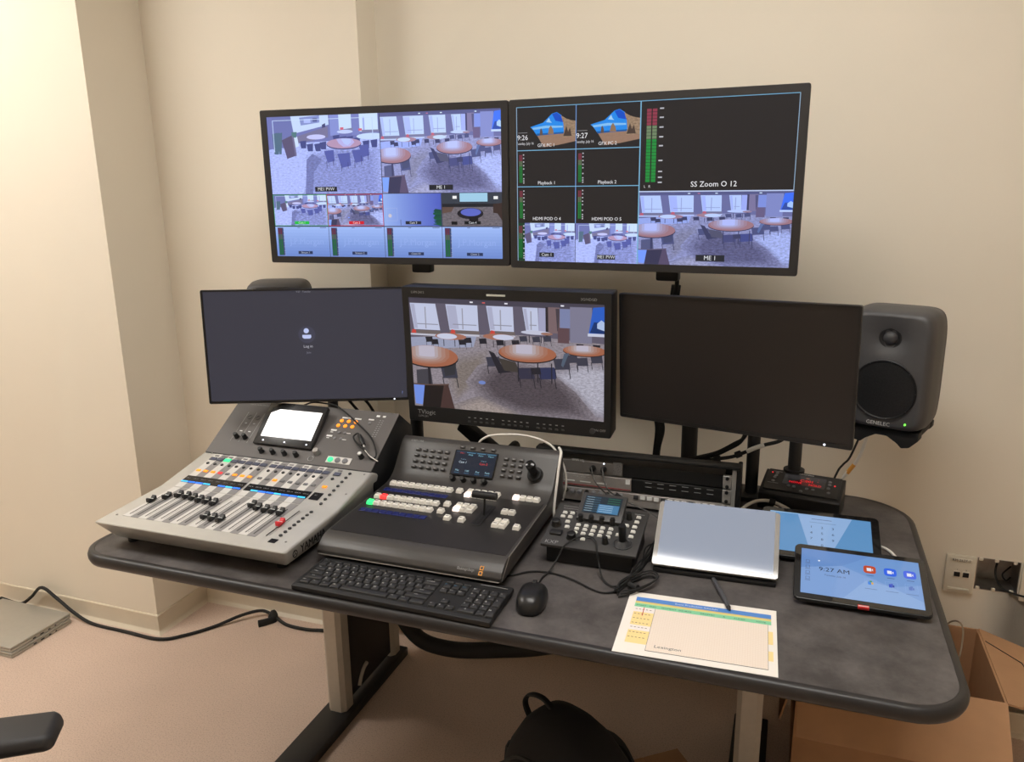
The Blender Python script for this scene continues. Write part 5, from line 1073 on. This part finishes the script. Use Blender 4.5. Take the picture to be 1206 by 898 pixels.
# ------------------------------------------------------------------ red display box
kb_M = frame((-0.052, 1.955, 0.787), (1, -0.16, 0), (0.16, 1, 0.26))
cl = thing('display_controller', 'black control box with glowing red display at the desk rear', 'control box', (0.045, 1.99, DZ))
U_ = kb_M.to_3x3() @ Vector((1, 0, 0)); V_ = Vector((0.158, 0.987, 0))
BM = frame((-0.052, 1.955, DZ+0.0008), U_, V_)
b = NB(); prism(b, [(0.006, 0.0), (0.0, 0.010), (0.0, 0.044), (0.006, 0.048), (0.100, 0.073), (0.108, 0.070), (0.108, 0.0)], 0.0, 0.192, 'x', BM, 0.002); part('case', b, BLACK, cl)
KM = kb_M @ T(0, 0, 0.0018)
b = NB(); rbox(b, 0.008, 0.184, 0.014, 0.104, -0.001, 0.0014, 0.0006, 1, KM); part('face_plate', b, mat('face_black', (34, 32, 33), 0.35, nz=0.02), cl)
cd = Canvas(0.1, 0.045); cd.rect(0, 0, 1, 1, (34, 32, 32)); cd.poly([(0.0, 0.0), (1, 0.0), (1, 0.35), (0.55, 0.45), (0, 0.42)], (46, 44, 44)); cd.poly([(0.12, 0.72), (0.55, 0.30), (0.85, 0.66), (0.80, 0.92), (0.2, 0.92)], (60, 12, 14))
cd.text(0.56, 0.50, 0.30, 'C:001', (255, 40, 50)); cd.text(0.30, 0.74, 0.24, 'NONE', (255, 36, 46)); cd.text(0.77, 0.80, 0.24, 'HOLD', (255, 36, 46)); cd.rect(0.52, 0.18, 0.60, 0.23, (190, 120, 90)); cd.rect(0.80, 0.38, 0.83, 0.44, (150, 60, 60)); cd.ell(0.82, 0.2, 0.015, 0.03, (130, 50, 50))
cd.build('display', SCRG, cl, KM @ T(0.049, 0.046, 0.0016))
b = NB(); text_bm(b, 'Datavideo', 0.0095, KM @ T(0.098, 0.0975, 0.0018)); part('lettering', b, WHITEP, cl)
m_cb = shared(disc(0.0042, 0.0028), 'button', BTN_G); m_cr = shared(disc(0.0022, 0.0022, 8), 'led', REDL)
for (u, v) in ((0.030, 0.086), (0.029, 0.075), (0.027, 0.066), (0.026, 0.050), (0.066, 0.038), (0.079, 0.037), (0.098, 0.022), (0.110, 0.036), (0.124, 0.036), (0.158, 0.080), (0.159, 0.068), (0.158, 0.052), (0.161, 0.033)): part('button', m_cb, None, cl, KM @ T(u, v, 0.001))
for (u, v) in ((0.018, 0.087), (0.171, 0.066)): part('led', m_cr, None, cl, KM @ T(u, v, 0.001), label='red indicator light')
b = NB()
for (u, v, w) in ((0.030, 0.094, 0.022), (0.027, 0.042, 0.026)): box(b, u-w/2, u+w/2, v-0.0005, v+0.0005, 0.0012, 0.0017, KM)
part('printed_line', b, GREYP, cl)

# ------------------------------------------------------------------ tablets
TABF = mat('tablet_frame', (34, 33, 33), 0.3, nz=0.02)
TGL = mat('tablet_glass', (30, 28, 27), 0.06, spec=0.8, nz=0)
def tablet(label, O, tilt, W, D, canvas, cm, yaw=0):
    M = T(*O) @ RZ(yaw) @ RX(tilt); t = thing('tablet', label, 'tablet', T(O[0]+W/2, O[1]+D/2, DZ))
    b = NB(); prism(b, rrect(0, W, 0, D, 0.012, 5), -0.009, -0.0008, 'z', M, 0.002); part('tablet_body', b, TABF, t)
    b = NB(); prism(b, rrect(0.0015, W-0.0015, 0.0015, D-0.0015, 0.011, 5), -0.0009, 0.0, 'z', M); g = part('cover_glass', b, TGL, t)
    canvas.build('screen_picture', SCRG, g, M @ T(cm[0], cm[1], 0.0004), 2e-5)
    # wedge stand that holds it up
    c, s = math.cos(math.radians(tilt)), math.sin(math.radians(tilt)); zb = O[2]-DZ
    R_ = T(O[0], O[1], DZ) @ RZ(yaw)
    b = NB(); prism(b, [(0.012, 0.0006), (0.010, zb-0.007), (D*c*0.92, D*s*0.92+zb-0.012), (D*c*0.92+0.004, 0.0006)], W*0.10, W*0.90, 'x', R_, 0.002); part('stand', b, BLACK, t)
    return t, M
ct = Canvas(0.220, 0.136); ct.rect(0, 0, 1, 1, (108, 148, 204))
ct.poly([(0, 0.45), (0.35, 0.30), (0.75, 0.62), (1, 0.5), (1, 1), (0, 1)], (124, 158, 210)); ct.poly([(0, 0), (0.6, 0), (0.35, 0.3), (0, 0.45)], (102, 140, 198)); ct.poly([(0.35, 1), (0.55, 0.55), (0.75, 0.62), (1, 0.85), (1, 1)], (138, 170, 216))
ct.text(0.285, 0.435, 0.125, '9:27 AM', (24, 28, 44)); ct.text(0.29, 0.555, 0.045, 'Tuesday, July 16', (60, 74, 110)); ct.ell(0.155, 0.25, 0.009, 0.014, (245, 248, 255))
for k in range(4): ct.frame(0.04, 0.26+0.125*k, 0.075, 0.32+0.125*k, 0.004, (84, 100, 140)); ct.rect(0.035, 0.335+0.125*k, 0.08, 0.345+0.125*k, (84, 100, 140))
for k, (u, col) in enumerate(((0.585, (188, 72, 40)), (0.755, (44, 96, 224)), (0.915, (64, 98, 222)))):
    ct.sub(0, 0, 1, 1); P = [(u+0.052*math.copysign(abs(math.cos(a))**0.5, math.cos(a)), 0.30+0.085*math.copysign(abs(math.sin(a))**0.5, math.sin(a))) for a in [2*math.pi*i/28 for i in range(28)]]
    ct.poly(P, col); ct.rect(u-0.024, 0.265, u+0.014, 0.335, (225, 228, 240)); ct.poly([(u+0.016, 0.30), (u+0.028, 0.27), (u+0.028, 0.33)], (225, 228, 240)); ct.rect(u-0.03, 0.425, u+0.03, 0.437, (70, 90, 140))
for u, cols in ((0.585, ((60, 130, 220), (60, 150, 90), (220, 170, 60))), (0.755, ((50, 80, 190), (70, 90, 200), (40, 60, 160))), (0.915, ((90, 120, 190), (90, 120, 190), (90, 120, 190)))):
    ct.frame(u-0.05, 0.51, u+0.05, 0.68, 0.002, (140, 172, 224)); ct.rect(u-0.022, 0.56, u+0.004, 0.63, cols[0]); ct.rect(u-0.008, 0.545, u+0.012, 0.575, cols[1]); ct.rect(u+0.006, 0.575, u+0.022, 0.62, cols[2]); ct.rect(u-0.05, 0.715, u+0.05, 0.725, (96, 120, 170))
t2, MT2 = tablet('front tablet showing 9:27 AM with coloured app icons and red sticker', (0.038, 1.489, 0.757), 14, 0.246, 0.166, ct, (0.013, 0.015))
b = NB(); rbox(b, 0.116, 0.136, -0.004, 0.004, -0.0045, 0.0012, 0.0006, 1, MT2); st = part('red_sticker', b, mat('sticker_red', (206, 44, 44), 0.5, nz=0), t2)
b = NB(); box(b, 0.117, 0.135, -0.0008, 0.0010, 0.0012, 0.0015, MT2); part('sticker_text', b, WHITEP, st)
c1 = Canvas(0.214, 0.136); c1.rect(0, 0, 1, 1, (92, 142, 190)); c1.poly([(0.28, 0), (0.82, 0), (0.60, 1), (0.42, 1)], (140, 172, 214)); c1.rect(0, 0, 0.3, 0.02, (150, 190, 225))
c1.rect(0.42, 0.10, 0.62, 0.115, (90, 110, 150)); c1.rect(0.40, 0.19, 0.66, 0.20, (100, 125, 165))
for r in range(4):
    for k in range(3):
        if r == 3 and k != 1: continue
        c1.text(0.42+0.105*k, 0.32+0.15*r, 0.08, '0' if r == 3 else str(r*3+k+1), (40, 56, 90))
t1, MT1 = tablet('rear tablet with blue keypad screen partly hidden behind the others', (-0.036, 1.668, 0.757), 15, 0.250, 0.168, c1, (0.018, 0.016))
b = NB(); tube(b, [(0.190, 1.80, 0.748), (0.218, 1.80, 0.747), (0.236, 1.785, 0.746), (0.246, 1.755, 0.746), (0.250, 1.715, 0.746), (0.245, 1.68, 0.746)], 0.0032); single('charging_cable', 'white cable curving out from beneath the rear tablet', 'cable', b, WHITEC)

# pale tablet leaning on a dark easel
PEN_T, PW, PD = 35.6, 0.256, 0.158
MP = T(-0.247, 1.539, 0.757) @ RZ(2.0) @ RX(PEN_T)
pd_ = thing('drawing_tablet', 'pale silver tablet with bright blank screen leaning on a dark stand', 'tablet', (-0.12, 1.60, DZ))
b = NB(); prism(b, rrect(0, PW, 0, PD, 0.006, 4), -0.008, -0.0008, 'z', MP, 0.0015); part('tablet_body', b, SILV, pd_)
b = NB(); prism(b, rrect(0.0008, PW-0.0008, 0.0008, PD-0.0008, 0.0055, 4), -0.0009, 0.0, 'z', MP); gl = part('cover_glass', b, mat('pale_glass', (158, 156, 153), 0.06, spec=1.0, nz=0), pd_)
cpn = Canvas(0.236, 0.150); cpn.rect(0, 0, 1, 1, (148, 156, 172)); cpn.build('screen_picture', screen_mat('reflection_glow_screen', 0.06, 1.0), gl, MP @ T(0.010, 0.010, 0.0004))  # even glow stands in for ceiling light reflected in the blank screen
R_ = T(-0.247, 1.539, DZ) @ RZ(2.0); c, s = math.cos(math.radians(PEN_T)), math.sin(math.radians(PEN_T))
b = NB(); prism(b, [(-0.004, 0.0006), (-0.004, 0.010), (0.006, 0.0075), (0.112, 0.080), (0.120, 0.0006)], 0.004, PW-0.004, 'x', R_, 0.0015); part('easel', b, BLACK, pd_)
b = NB(); tube(b, [(-0.117, 1.533, 0.7455), (-0.095, 1.476, 0.7455), (-0.078, 1.428, 0.7455)], 0.0045, 12, 1); st_ = thing('stylus', 'dark grey stylus lying between the pale tablet and the printed sheet', 'stylus', (-0.1, 1.48, DZ)); part('barrel', b, mat('stylus_grey', (92, 92, 95), 0.35, metal=0.4, nz=0), st_)
b = NB(); tube(b, [(-0.078, 1.428, 0.7455), (-0.0745, 1.419, 0.7450)], lambda q: 0.0045-0.0030*q, 12, 1); part('tip', b, BLACK, st_)

# ------------------------------------------------------------------ printed sheet
MPAP = frame((-0.260, 1.219, DZ+0.0007), (0.278, 0.012, 0), (-0.012, 0.278, 0))
pp = thing('paper_sheet', 'printed schedule sheet with blue and green header bands at the desk edge', 'paper', MPAP)
PPW, PPH = 0.279, 0.219
b = NB(); box(b, 0, PPW, 0, PPH, 0, 0.0005, MPAP); part('sheet', b, mat('white_paper', (244, 238, 230), 0.7, nz=0.01), pp)
cq = Canvas(PPW, PPH); CQ = cq.rect
CQ(0.055, 0.085, 0.965, 0.155, (86, 140, 214)); CQ(0.055, 0.155, 0.965, 0.170, (222, 190, 110)); CQ(0.055, 0.170, 0.965, 0.195, (226, 214, 140)); CQ(0.055, 0.195, 0.965, 0.255, (136, 212, 166))
cq.text(0.47, 0.121, 0.034, 'Event Production Schedule', (225, 234, 248))
for u, s in ((0.10, 'START'), (0.18, 'END'), (0.29, 'SEGMENT'), (0.40, 'SOURCE'), (0.55, 'GRAPHIC'), (0.66, 'A'), (0.76, 'AUDIO'), (0.90, 'NOTE')): cq.text(u, 0.226, 0.030, s, (50, 84, 66))
for v0, v1, col in ((0.26, 0.34, (246, 236, 232)), (0.34, 0.56, (250, 224, 158)), (0.56, 0.64, (246, 236, 232)), (0.64, 0.84, (250, 224, 158))):
    CQ(0.06, v0, 0.20, v1, col)
    k = v0+0.03
    while k < v1-0.02:
        for q in range(5): CQ(0.068+0.024*q, k, 0.082+0.024*q, k+0.008, (128, 104, 84))
        k += 0.075
for v0, v1 in ((0.36, 0.56), (0.66, 0.80)): CQ(0.945, v0, 0.975, v1, (250, 224, 158))
CQ(0.122, 0.255, 0.127, 0.40, (196, 44, 40))
CQ(0.20, 0.255, 0.945, 0.925, (242, 228, 214))
for k in range(47): CQ(0.204+0.0158*k, 0.258, 0.2055+0.0158*k, 0.92, (232, 214, 198))
for k in range(32): CQ(0.202, 0.270+0.0205*k, 0.943, 0.272+0.0205*k, (232, 214, 198))
cq.text(0.335, 0.845, 0.055, 'Lexington', (60, 58, 60)); CQ(0.20, 0.918, 0.945, 0.926, (70, 66, 64)); CQ(0.199, 0.255, 0.2015, 0.926, (120, 112, 106)); CQ(0.943, 0.255, 0.9455, 0.926, (120, 112, 106))
cq.build('printing', print_mat('ink_print'), pp, MPAP @ T(0, 0, 0.0006), 1.2e-5)

# ------------------------------------------------------------------ keyboard and mouse
KX0, KY0, KWD, KDP = -0.930, 1.2245, 0.440, 0.132
MK = T(KX0, KY0, DZ+0.0065) @ RZ(-0.8) @ RX(2.0)
ky = thing('keyboard', 'black full-size computer keyboard at the front of the desk', 'keyboard', (KX0+KWD/2, KY0+KDP/2, DZ))
KBM = mat('keyboard_black', (32, 32, 33), 0.5, nz=0.04); KCM = mat('keycap_black', (40, 40, 41), 0.45, nz=0.03)
b = NB(); prism(b, rrect(0, KWD, 0, KDP, 0.004, 3), -0.005, 0.006, 'z', MK, 0.002); part('case', b, KBM, ky)
b = NB(); rbox(b, 0.006, KWD-0.006, 0.012, 0.112, 0.0055, 0.0068, 0.0005, 1, MK); part('key_plate', b, mat('key_plate', (20, 20, 20), 0.6, nz=0), ky)
KMESH = {}
def keycap(w, h):
    kk = (round(w, 4), round(h, 4))
    if kk not in KMESH:
        def fn(q):
            v = [(-w/2, -h/2, 0), (w/2, -h/2, 0), (w/2, h/2, 0), (-w/2, h/2, 0)]; v += [(x-math.copysign(0.0013, x), y-math.copysign(0.0013, y), 0.0042) for x, y, z in v]
            tt = bmesh.new(); add_mesh(tt, v, [(3, 2, 1, 0), (4, 5, 6, 7), (0, 1, 5, 4), (1, 2, 6, 5), (2, 3, 7, 6), (3, 0, 4, 7)]); bmesh.ops.bevel(tt, geom=tt.edges[:], offset=0.0007, segments=1, affect='EDGES'); merge(q, tt)
        KMESH[kk] = shared(fn, 'key', KCM)
    return KMESH[kk]
U1k = 0.0190; KL = {}
legend = NB(); legend_b = NB()
def putkey(x, y, w, h, s, blue_=False):
    """x, y in key units from the lower left of the block"""
    cx_, cy_ = 0.011+(x+w/2)*U1k, 0.012+(y+h/2)*0.0178
    k = part('key', keycap(w*U1k-0.0026, h*0.0178-0.0026), None, ky, MK @ T(cx_, cy_, 0.0066))
    if s: text_bm(legend_b if blue_ else legend, s, 0.0068 if len(s) == 1 else 0.0042, MK @ T(cx_-min(0.004, w*U1k*0.2), cy_+(0.002 if len(s) == 1 else 0.003), 0.01095))
def row(y, items, x=0.0):
    for s, w in items:
        if s is not None: putkey(x, y, w, 1, s)
        x += w
row(4, [(c, 1) for c in '`1234567890-=']+[('Backspace', 2)]); row(3, [('Tab', 1.5)]+[(c, 1) for c in 'QWERTYUIOP[]']+[('\\', 1.5)])
row(2, [('Caps', 1.75)]+[(c, 1) for c in "ASDFGHJKL;'"]+[('Enter', 2.25)]); row(1, [('Shift', 2.25)]+[(c, 1) for c in 'ZXCVBNM,./']+[('Shift', 2.75)])
row(0, [('Ctrl', 1.25), ('Fn', 1.25), ('+', 1.25), ('Alt', 1.25), ('', 5.75), ('Alt', 1.25), ('Ctrl', 1.25), ('', 1.75)])
for i, nm in enumerate(('PrtSc', 'ScrLk', 'Pause')): putkey(15.35+i, 5.0, 1, 0.55, '')
for i, nm in enumerate(('Ins', 'Hm', 'PgU')): putkey(15.35+i, 4, 1, 1, nm, True)
for i, nm in enumerate(('Del', 'End', 'PgD')): putkey(15.35+i, 3, 1, 0.9, nm)
putkey(16.35, 1, 1, 0.9, '^')
for i, nm in enumerate('<v>'): putkey(15.35+i, 0, 1, 0.9, nm)
for r, rowk in enumerate(('/*-', '789', '456', '123')):
    for i, nm in enumerate(rowk): putkey(18.65+(i+1 if r == 0 else i), 4-r, 1, 1, nm)
putkey(18.65, 4, 1, 1, 'Nm'); putkey(18.65, 0, 2, 1, '0'); putkey(20.65, 0, 1, 1, '.'); putkey(21.65, 2, 1, 2, '+'); putkey(21.65, 0, 1, 2, 'Ent')
putkey(0, 5.0, 1, 0.55, 'Esc')
for i in range(12): putkey(1.5+i*1.08+(0.25*(i//4)), 5.0, 1, 0.55, '')
part('legends', legend, WHITEP, ky, kind='stuff'); part('blue_legends', legend_b, mat('legend_blue', (80, 150, 190), 0.5, nz=0), ky, kind='stuff')
b = NB(); box(b, 0.372, 0.430, 0.121, 0.1225, 0.006, 0.0064, MK); part('indicator_line', b, GREYP, ky)
for u in (0.02, 0.42):
    b = NB(); rbox(b, u-0.012, u+0.012, 0.112, 0.126, -0.0108, -0.004, 0.001, 1, MK); part('rubber_foot', b, RUBBER, ky)
    b = NB(); rbox(b, u-0.012, u+0.012, 0.004, 0.010, -0.0064, -0.004, 0.0006, 1, MK); part('rubber_foot', b, RUBBER, ky)

MO = T(-0.445, 1.3335, DZ+0.0008) @ RZ(8)
mo = thing('computer_mouse', 'black wired computer mouse beside the keyboard', 'mouse', MO)
b = NB(); v = []; f = []; NU, NV = 24, 10
def mouse_pt(a, t):
    c, s = math.cos(a), math.sin(a); e = 2.6
    px_, py_ = 0.0295*math.copysign(abs(c)**(2/e), c), 0.0555*math.copysign(abs(s)**(2/e), s)
    k = math.cos(t*math.pi/2)**0.55; top = 0.034-0.007*(py_*k/0.0555)-0.006*(py_*k/0.0555)**2
    return (px_*k, py_*k, 0.004+(top-0.004)*math.sin(t*math.pi/2)**0.9)
for j in range(NV+1):
    for i in range(NU): v.append(mouse_pt(2*math.pi*i/NU, 0.985*j/NV))
for j in range(NV):
    for i in range(NU): f.append((j*NU+i, j*NU+(i+1) % NU, (j+1)*NU+(i+1) % NU, (j+1)*NU+i))
f.append(tuple(NV*NU+i for i in range(NU))); base = len(v)
v += [(x*0.93, y*0.95, 0.0) for x, y, z in [mouse_pt(2*math.pi*i/NU, 0) for i in range(NU)]]
f += [(base+i, base+(i+1) % NU, (i+1) % NU, i) for i in range(NU)]+[tuple(base+i for i in range(NU-1, -1, -1))]
add_mesh(b, v, f); part('shell', b, mat('mouse_black', (30, 30, 31), 0.33, nz=0.02), mo, MO, ang=70)
b = NB(); cyl(b, (-0.0035, 0.030, 0.0235), (0.0035, 0.030, 0.0235), 0.0085, n=18); part('scroll_wheel', b, RUBBER, mo, MO)
b = NB(); rbox(b, -0.0006, 0.0006, 0.0405, 0.050, 0.010, 0.0222, 0.0002, 1); part('button_seam', b, PORT, mo, MO)
b = NB(); tube(b, [MO @ Vector((0, 0.050, 0.008)), MO @ Vector((0, 0.066, 0.006))], 0.003, 10, 1); part('cable_relief', b, RUBBER, mo)
def cable(label, pts, r=0.0019, m=None, name='cable', k=6):
    b = NB(); tube(b, pts, r, 8, k); return single(name, label, 'cable', b, m or RUBBER)
cable('black mouse cable rising over the camera controller', [(-0.454, 1.401, 0.746), (-0.455, 1.430, 0.744), (-0.448, 1.462, 0.746), (-0.436, 1.487, 0.768), (-0.425, 1.498, 0.792), (-0.400, 1.53, 0.800), (-0.378, 1.535, 0.801), (-0.362, 1.515, 0.799), (-0.355, 1.497, 0.786), (-0.349, 1.492, 0.762), (-0.335, 1.465, 0.746), (-0.312, 1.440, 0.7445), (-0.296, 1.445, 0.7445)])
cable('thin black keyboard cable waving across the desk behind the mouse', [(-0.62, 1.385, 0.7442), (-0.56, 1.402, 0.7430), (-0.520, 1.421, 0.743), (-0.494, 1.446, 0.743), (-0.465, 1.457, 0.743), (-0.43, 1.456, 0.743), (-0.389, 1.442, 0.743), (-0.347, 1.418, 0.743), (-0.322, 1.411, 0.743), (-0.300, 1.423, 0.743), (-0.284, 1.456, 0.743), (-0.262, 1.50, 0.744)])
# coiled bundle of spare cable between controller and pale tablet
t = thing('cable_bundle', 'bundled black cables beside the camera controller', 'cable bundle', (-0.265, 1.47, DZ))
random.seed(3)
for k in range(6):
    j = lambda s=0.010: random.uniform(-s, s)
    z = 0.7425+0.0012*k
    b = NB(); tube(b, [(-0.300+j(0.004), 1.420+j(0.004), z), (-0.287+j(), 1.462+j(), z+0.004), (-0.274+j(), 1.52+j(), z+0.010*random.random()), (-0.264+j(0.007), 1.585+j(), z+0.018*random.random()), (-0.258+j(0.005), 1.64+j(), z+0.012), (-0.256, 1.70, z)], 0.0017, 6, 6); part('cable_strand', b, RUBBER, t)
for k in range(3):
    z = 0.7425+0.0042*k; w = 0.012+0.004*k
    b = NB(); tube(b, [(-0.288+0.003*k, 1.404+0.006*k, z), (-0.272+w*0.6, 1.425, z+0.002), (-0.252+w, 1.462, z+0.004), (-0.236+w*0.6, 1.494, z+0.004), (-0.244, 1.506+0.003*k, z+0.003), (-0.262-w*0.7, 1.476, z+0.003), (-0.280-w*0.7, 1.438, z+0.002), (-0.291, 1.412+0.005*k, z)], 0.0017, 6, 6); part('cable_loop', b, RUBBER, t)
b = NB(); tube(b, [(-0.276, 1.452, 0.748), (-0.256, 1.440, 0.750)], 0.006, 8, 1); part('twist_tie', b, RUBBER, t)
# remaining cables at the rear of the desk
cable('white cable arching over the switcher to the rack case', [(-0.752, 1.800, 0.86), (-0.745, 1.800, 0.890), (-0.728, 1.80, 0.908), (-0.699, 1.80, 0.919), (-0.634, 1.80, 0.926), (-0.585, 1.80, 0.921), (-0.548, 1.80, 0.906), (-0.526, 1.80, 0.879), (-0.513, 1.802, 0.846), (-0.510, 1.804, 0.816), (-0.512, 1.806, 0.790), (-0.52, 1.81, 0.76)], 0.0028, WHITEC)
cable('white cable running down the right side of the switcher', [(-0.524, 1.790, 0.906), (-0.512, 1.765, 0.902), (-0.5105, 1.745, 0.880), (-0.5105, 1.728, 0.845), (-0.5105, 1.712, 0.810), (-0.5105, 1.70, 0.778), (-0.507, 1.70, 0.748)], 0.0034, WHITEC)
for k, lab in enumerate(('left strand of the hanging cables behind the rack case', 'middle strand of the hanging cables behind the rack case', 'right strand of the hanging cables behind the rack case')):
    x = -0.325+0.007*k; cable('black ' + lab, [(-0.29+0.006*k, 2.02, 1.29), (-0.305+0.006*k, 2.03, 1.15), (x, 2.03, 0.96), (x+0.004, 2.03, 0.90), (x-0.003*k, 2.03, 0.84), (x-0.006, 2.03, 0.75)], 0.006)
b = NB(); tube(b, [(-0.285, 1.985, 1.345), (-0.278, 1.99, 1.30), (-0.288, 2.0, 1.25), (-0.30, 2.01, 1.18), (-0.30, 2.01, 1.12)], 0.0055); single('video_cable', 'black cable hanging below the upper right monitor', 'cable', b, RUBBER)
cable('upper black cable draped from the monitor pole to the rack top', [(-0.082, 1.99, 0.965), (-0.094, 1.985, 0.916), (-0.12, 1.985, 0.894), (-0.159, 1.985, 0.868), (-0.203, 1.985, 0.851), (-0.235, 1.985, 0.84), (-0.26, 1.99, 0.80)], 0.0045)
cable('second black cable draped from the monitor pole to the rack top', [(-0.088, 1.995, 0.960), (-0.100, 1.99, 0.905), (-0.135, 1.99, 0.876), (-0.165, 1.99, 0.858), (-0.20, 1.99, 0.846), (-0.24, 1.99, 0.825)], 0.0045)
b = NB(); tube(b, [(0.02, 1.985, 0.955), (-0.005, 1.98, 0.918), (-0.05, 1.98, 0.899), (-0.085, 1.98, 0.880), (-0.12, 1.98, 0.862), (-0.165, 1.98, 0.850), (-0.20, 1.982, 0.838), (-0.24, 1.99, 0.80)], 0.0048, 8, 6)
t = thing('display_cable', 'black cable with white section crossing in front of the pole', 'cable', (-0.1, 1.98, 0.86)); part('sheath', b, RUBBER, t)
b = NB(); tube(b, [(-0.045, 1.9795, 0.9012), (-0.066, 1.9795, 0.8915), (-0.086, 1.9795, 0.8798)], 0.0056, 10, 3); part('white_section', b, WHITEC, t)
for p in (((-0.100, 1.98, 0.873), (-0.113, 1.98, 0.866)), ((-0.150, 1.98, 0.853), (-0.166, 1.98, 0.850))):
    b = NB(); tube(b, p, 0.0085, 10, 1); part('cable_tie', b, RUBBER, t)
cable('black speaker cable dropping behind the desk at the right', [(0.196, 2.12, 0.985), (0.190, 2.14, 0.92), (0.182, 2.15, 0.882), (0.166, 2.15, 0.832), (0.152, 2.15, 0.812), (0.140, 2.15, 0.79), (0.130, 2.15, 0.74), (0.13, 2.16, 0.60)], 0.0028)
t = thing('network_cable', 'white cable with orange collar below the right loudspeaker', 'cable', (0.17, 2.15, 0.7))
b = NB(); tube(b, [(0.205, 2.12, 0.985), (0.204, 2.14, 0.92), (0.196, 2.15, 0.86), (0.184, 2.15, 0.825), (0.170, 2.15, 0.800), (0.158, 2.15, 0.780), (0.15, 2.155, 0.74), (0.15, 2.16, 0.60)], 0.0045); part('sheath', b, WHITEC, t)
b = NB(); tube(b, [(0.179, 2.15, 0.815), (0.170, 2.15, 0.800), (0.164, 2.15, 0.789)], 0.0053, 10, 2); part('orange_collar', b, mat('orange_collar', (226, 160, 70), 0.5, nz=0), t)
t = thing('power_cable', 'white cable looped in front of the red display box', 'cable', (-0.02, 1.93, DZ))
b = NB(); tube(b, [(-0.095, 1.84, 0.748), (-0.085, 1.895, 0.758), (-0.060, 1.925, 0.768), (-0.033, 1.938, 0.770), (-0.008, 1.940, 0.766), (0.022, 1.928, 0.758), (0.045, 1.905, 0.749), (0.07, 1.885, 0.7455)], 0.0042); part('sheath', b, WHITEC, t)
b = NB(); tube(b, [(-0.012, 1.932, 0.760), (0.010, 1.925, 0.752), (0.030, 1.905, 0.746), (0.045, 1.885, 0.7455)], 0.0036); part('second_lead', b, WHITEC, t)
b = NB(); tube(b, [(-0.024, 1.9385, 0.769), (-0.010, 1.9395, 0.766)], 0.0085, 10, 1); part('hook_and_loop_tie', b, RUBBER, t)
b = NB(); tube(b, [(-0.72, 2.04, 0.75), (-0.85, 2.05, 0.746), (-1.0, 2.06, 0.746), (-1.1, 2.03, 0.75)], 0.004); single('cable', 'black cable lying along the desk rear behind the mixer', 'cable', b, RUBBER)
for k, dx in enumerate((0.0, 0.028)):
    cable('%s black lead hanging under the lower left monitor' % ('left' if k == 0 else 'right'), [(-1.19+dx*2, 1.87, 1.02), (-1.185+dx*2, 1.885, 0.965), (-1.17+dx*2, 1.90, 0.93), (-1.13+dx, 1.93, 0.86), (-1.12, 1.98, 0.75)], 0.004)
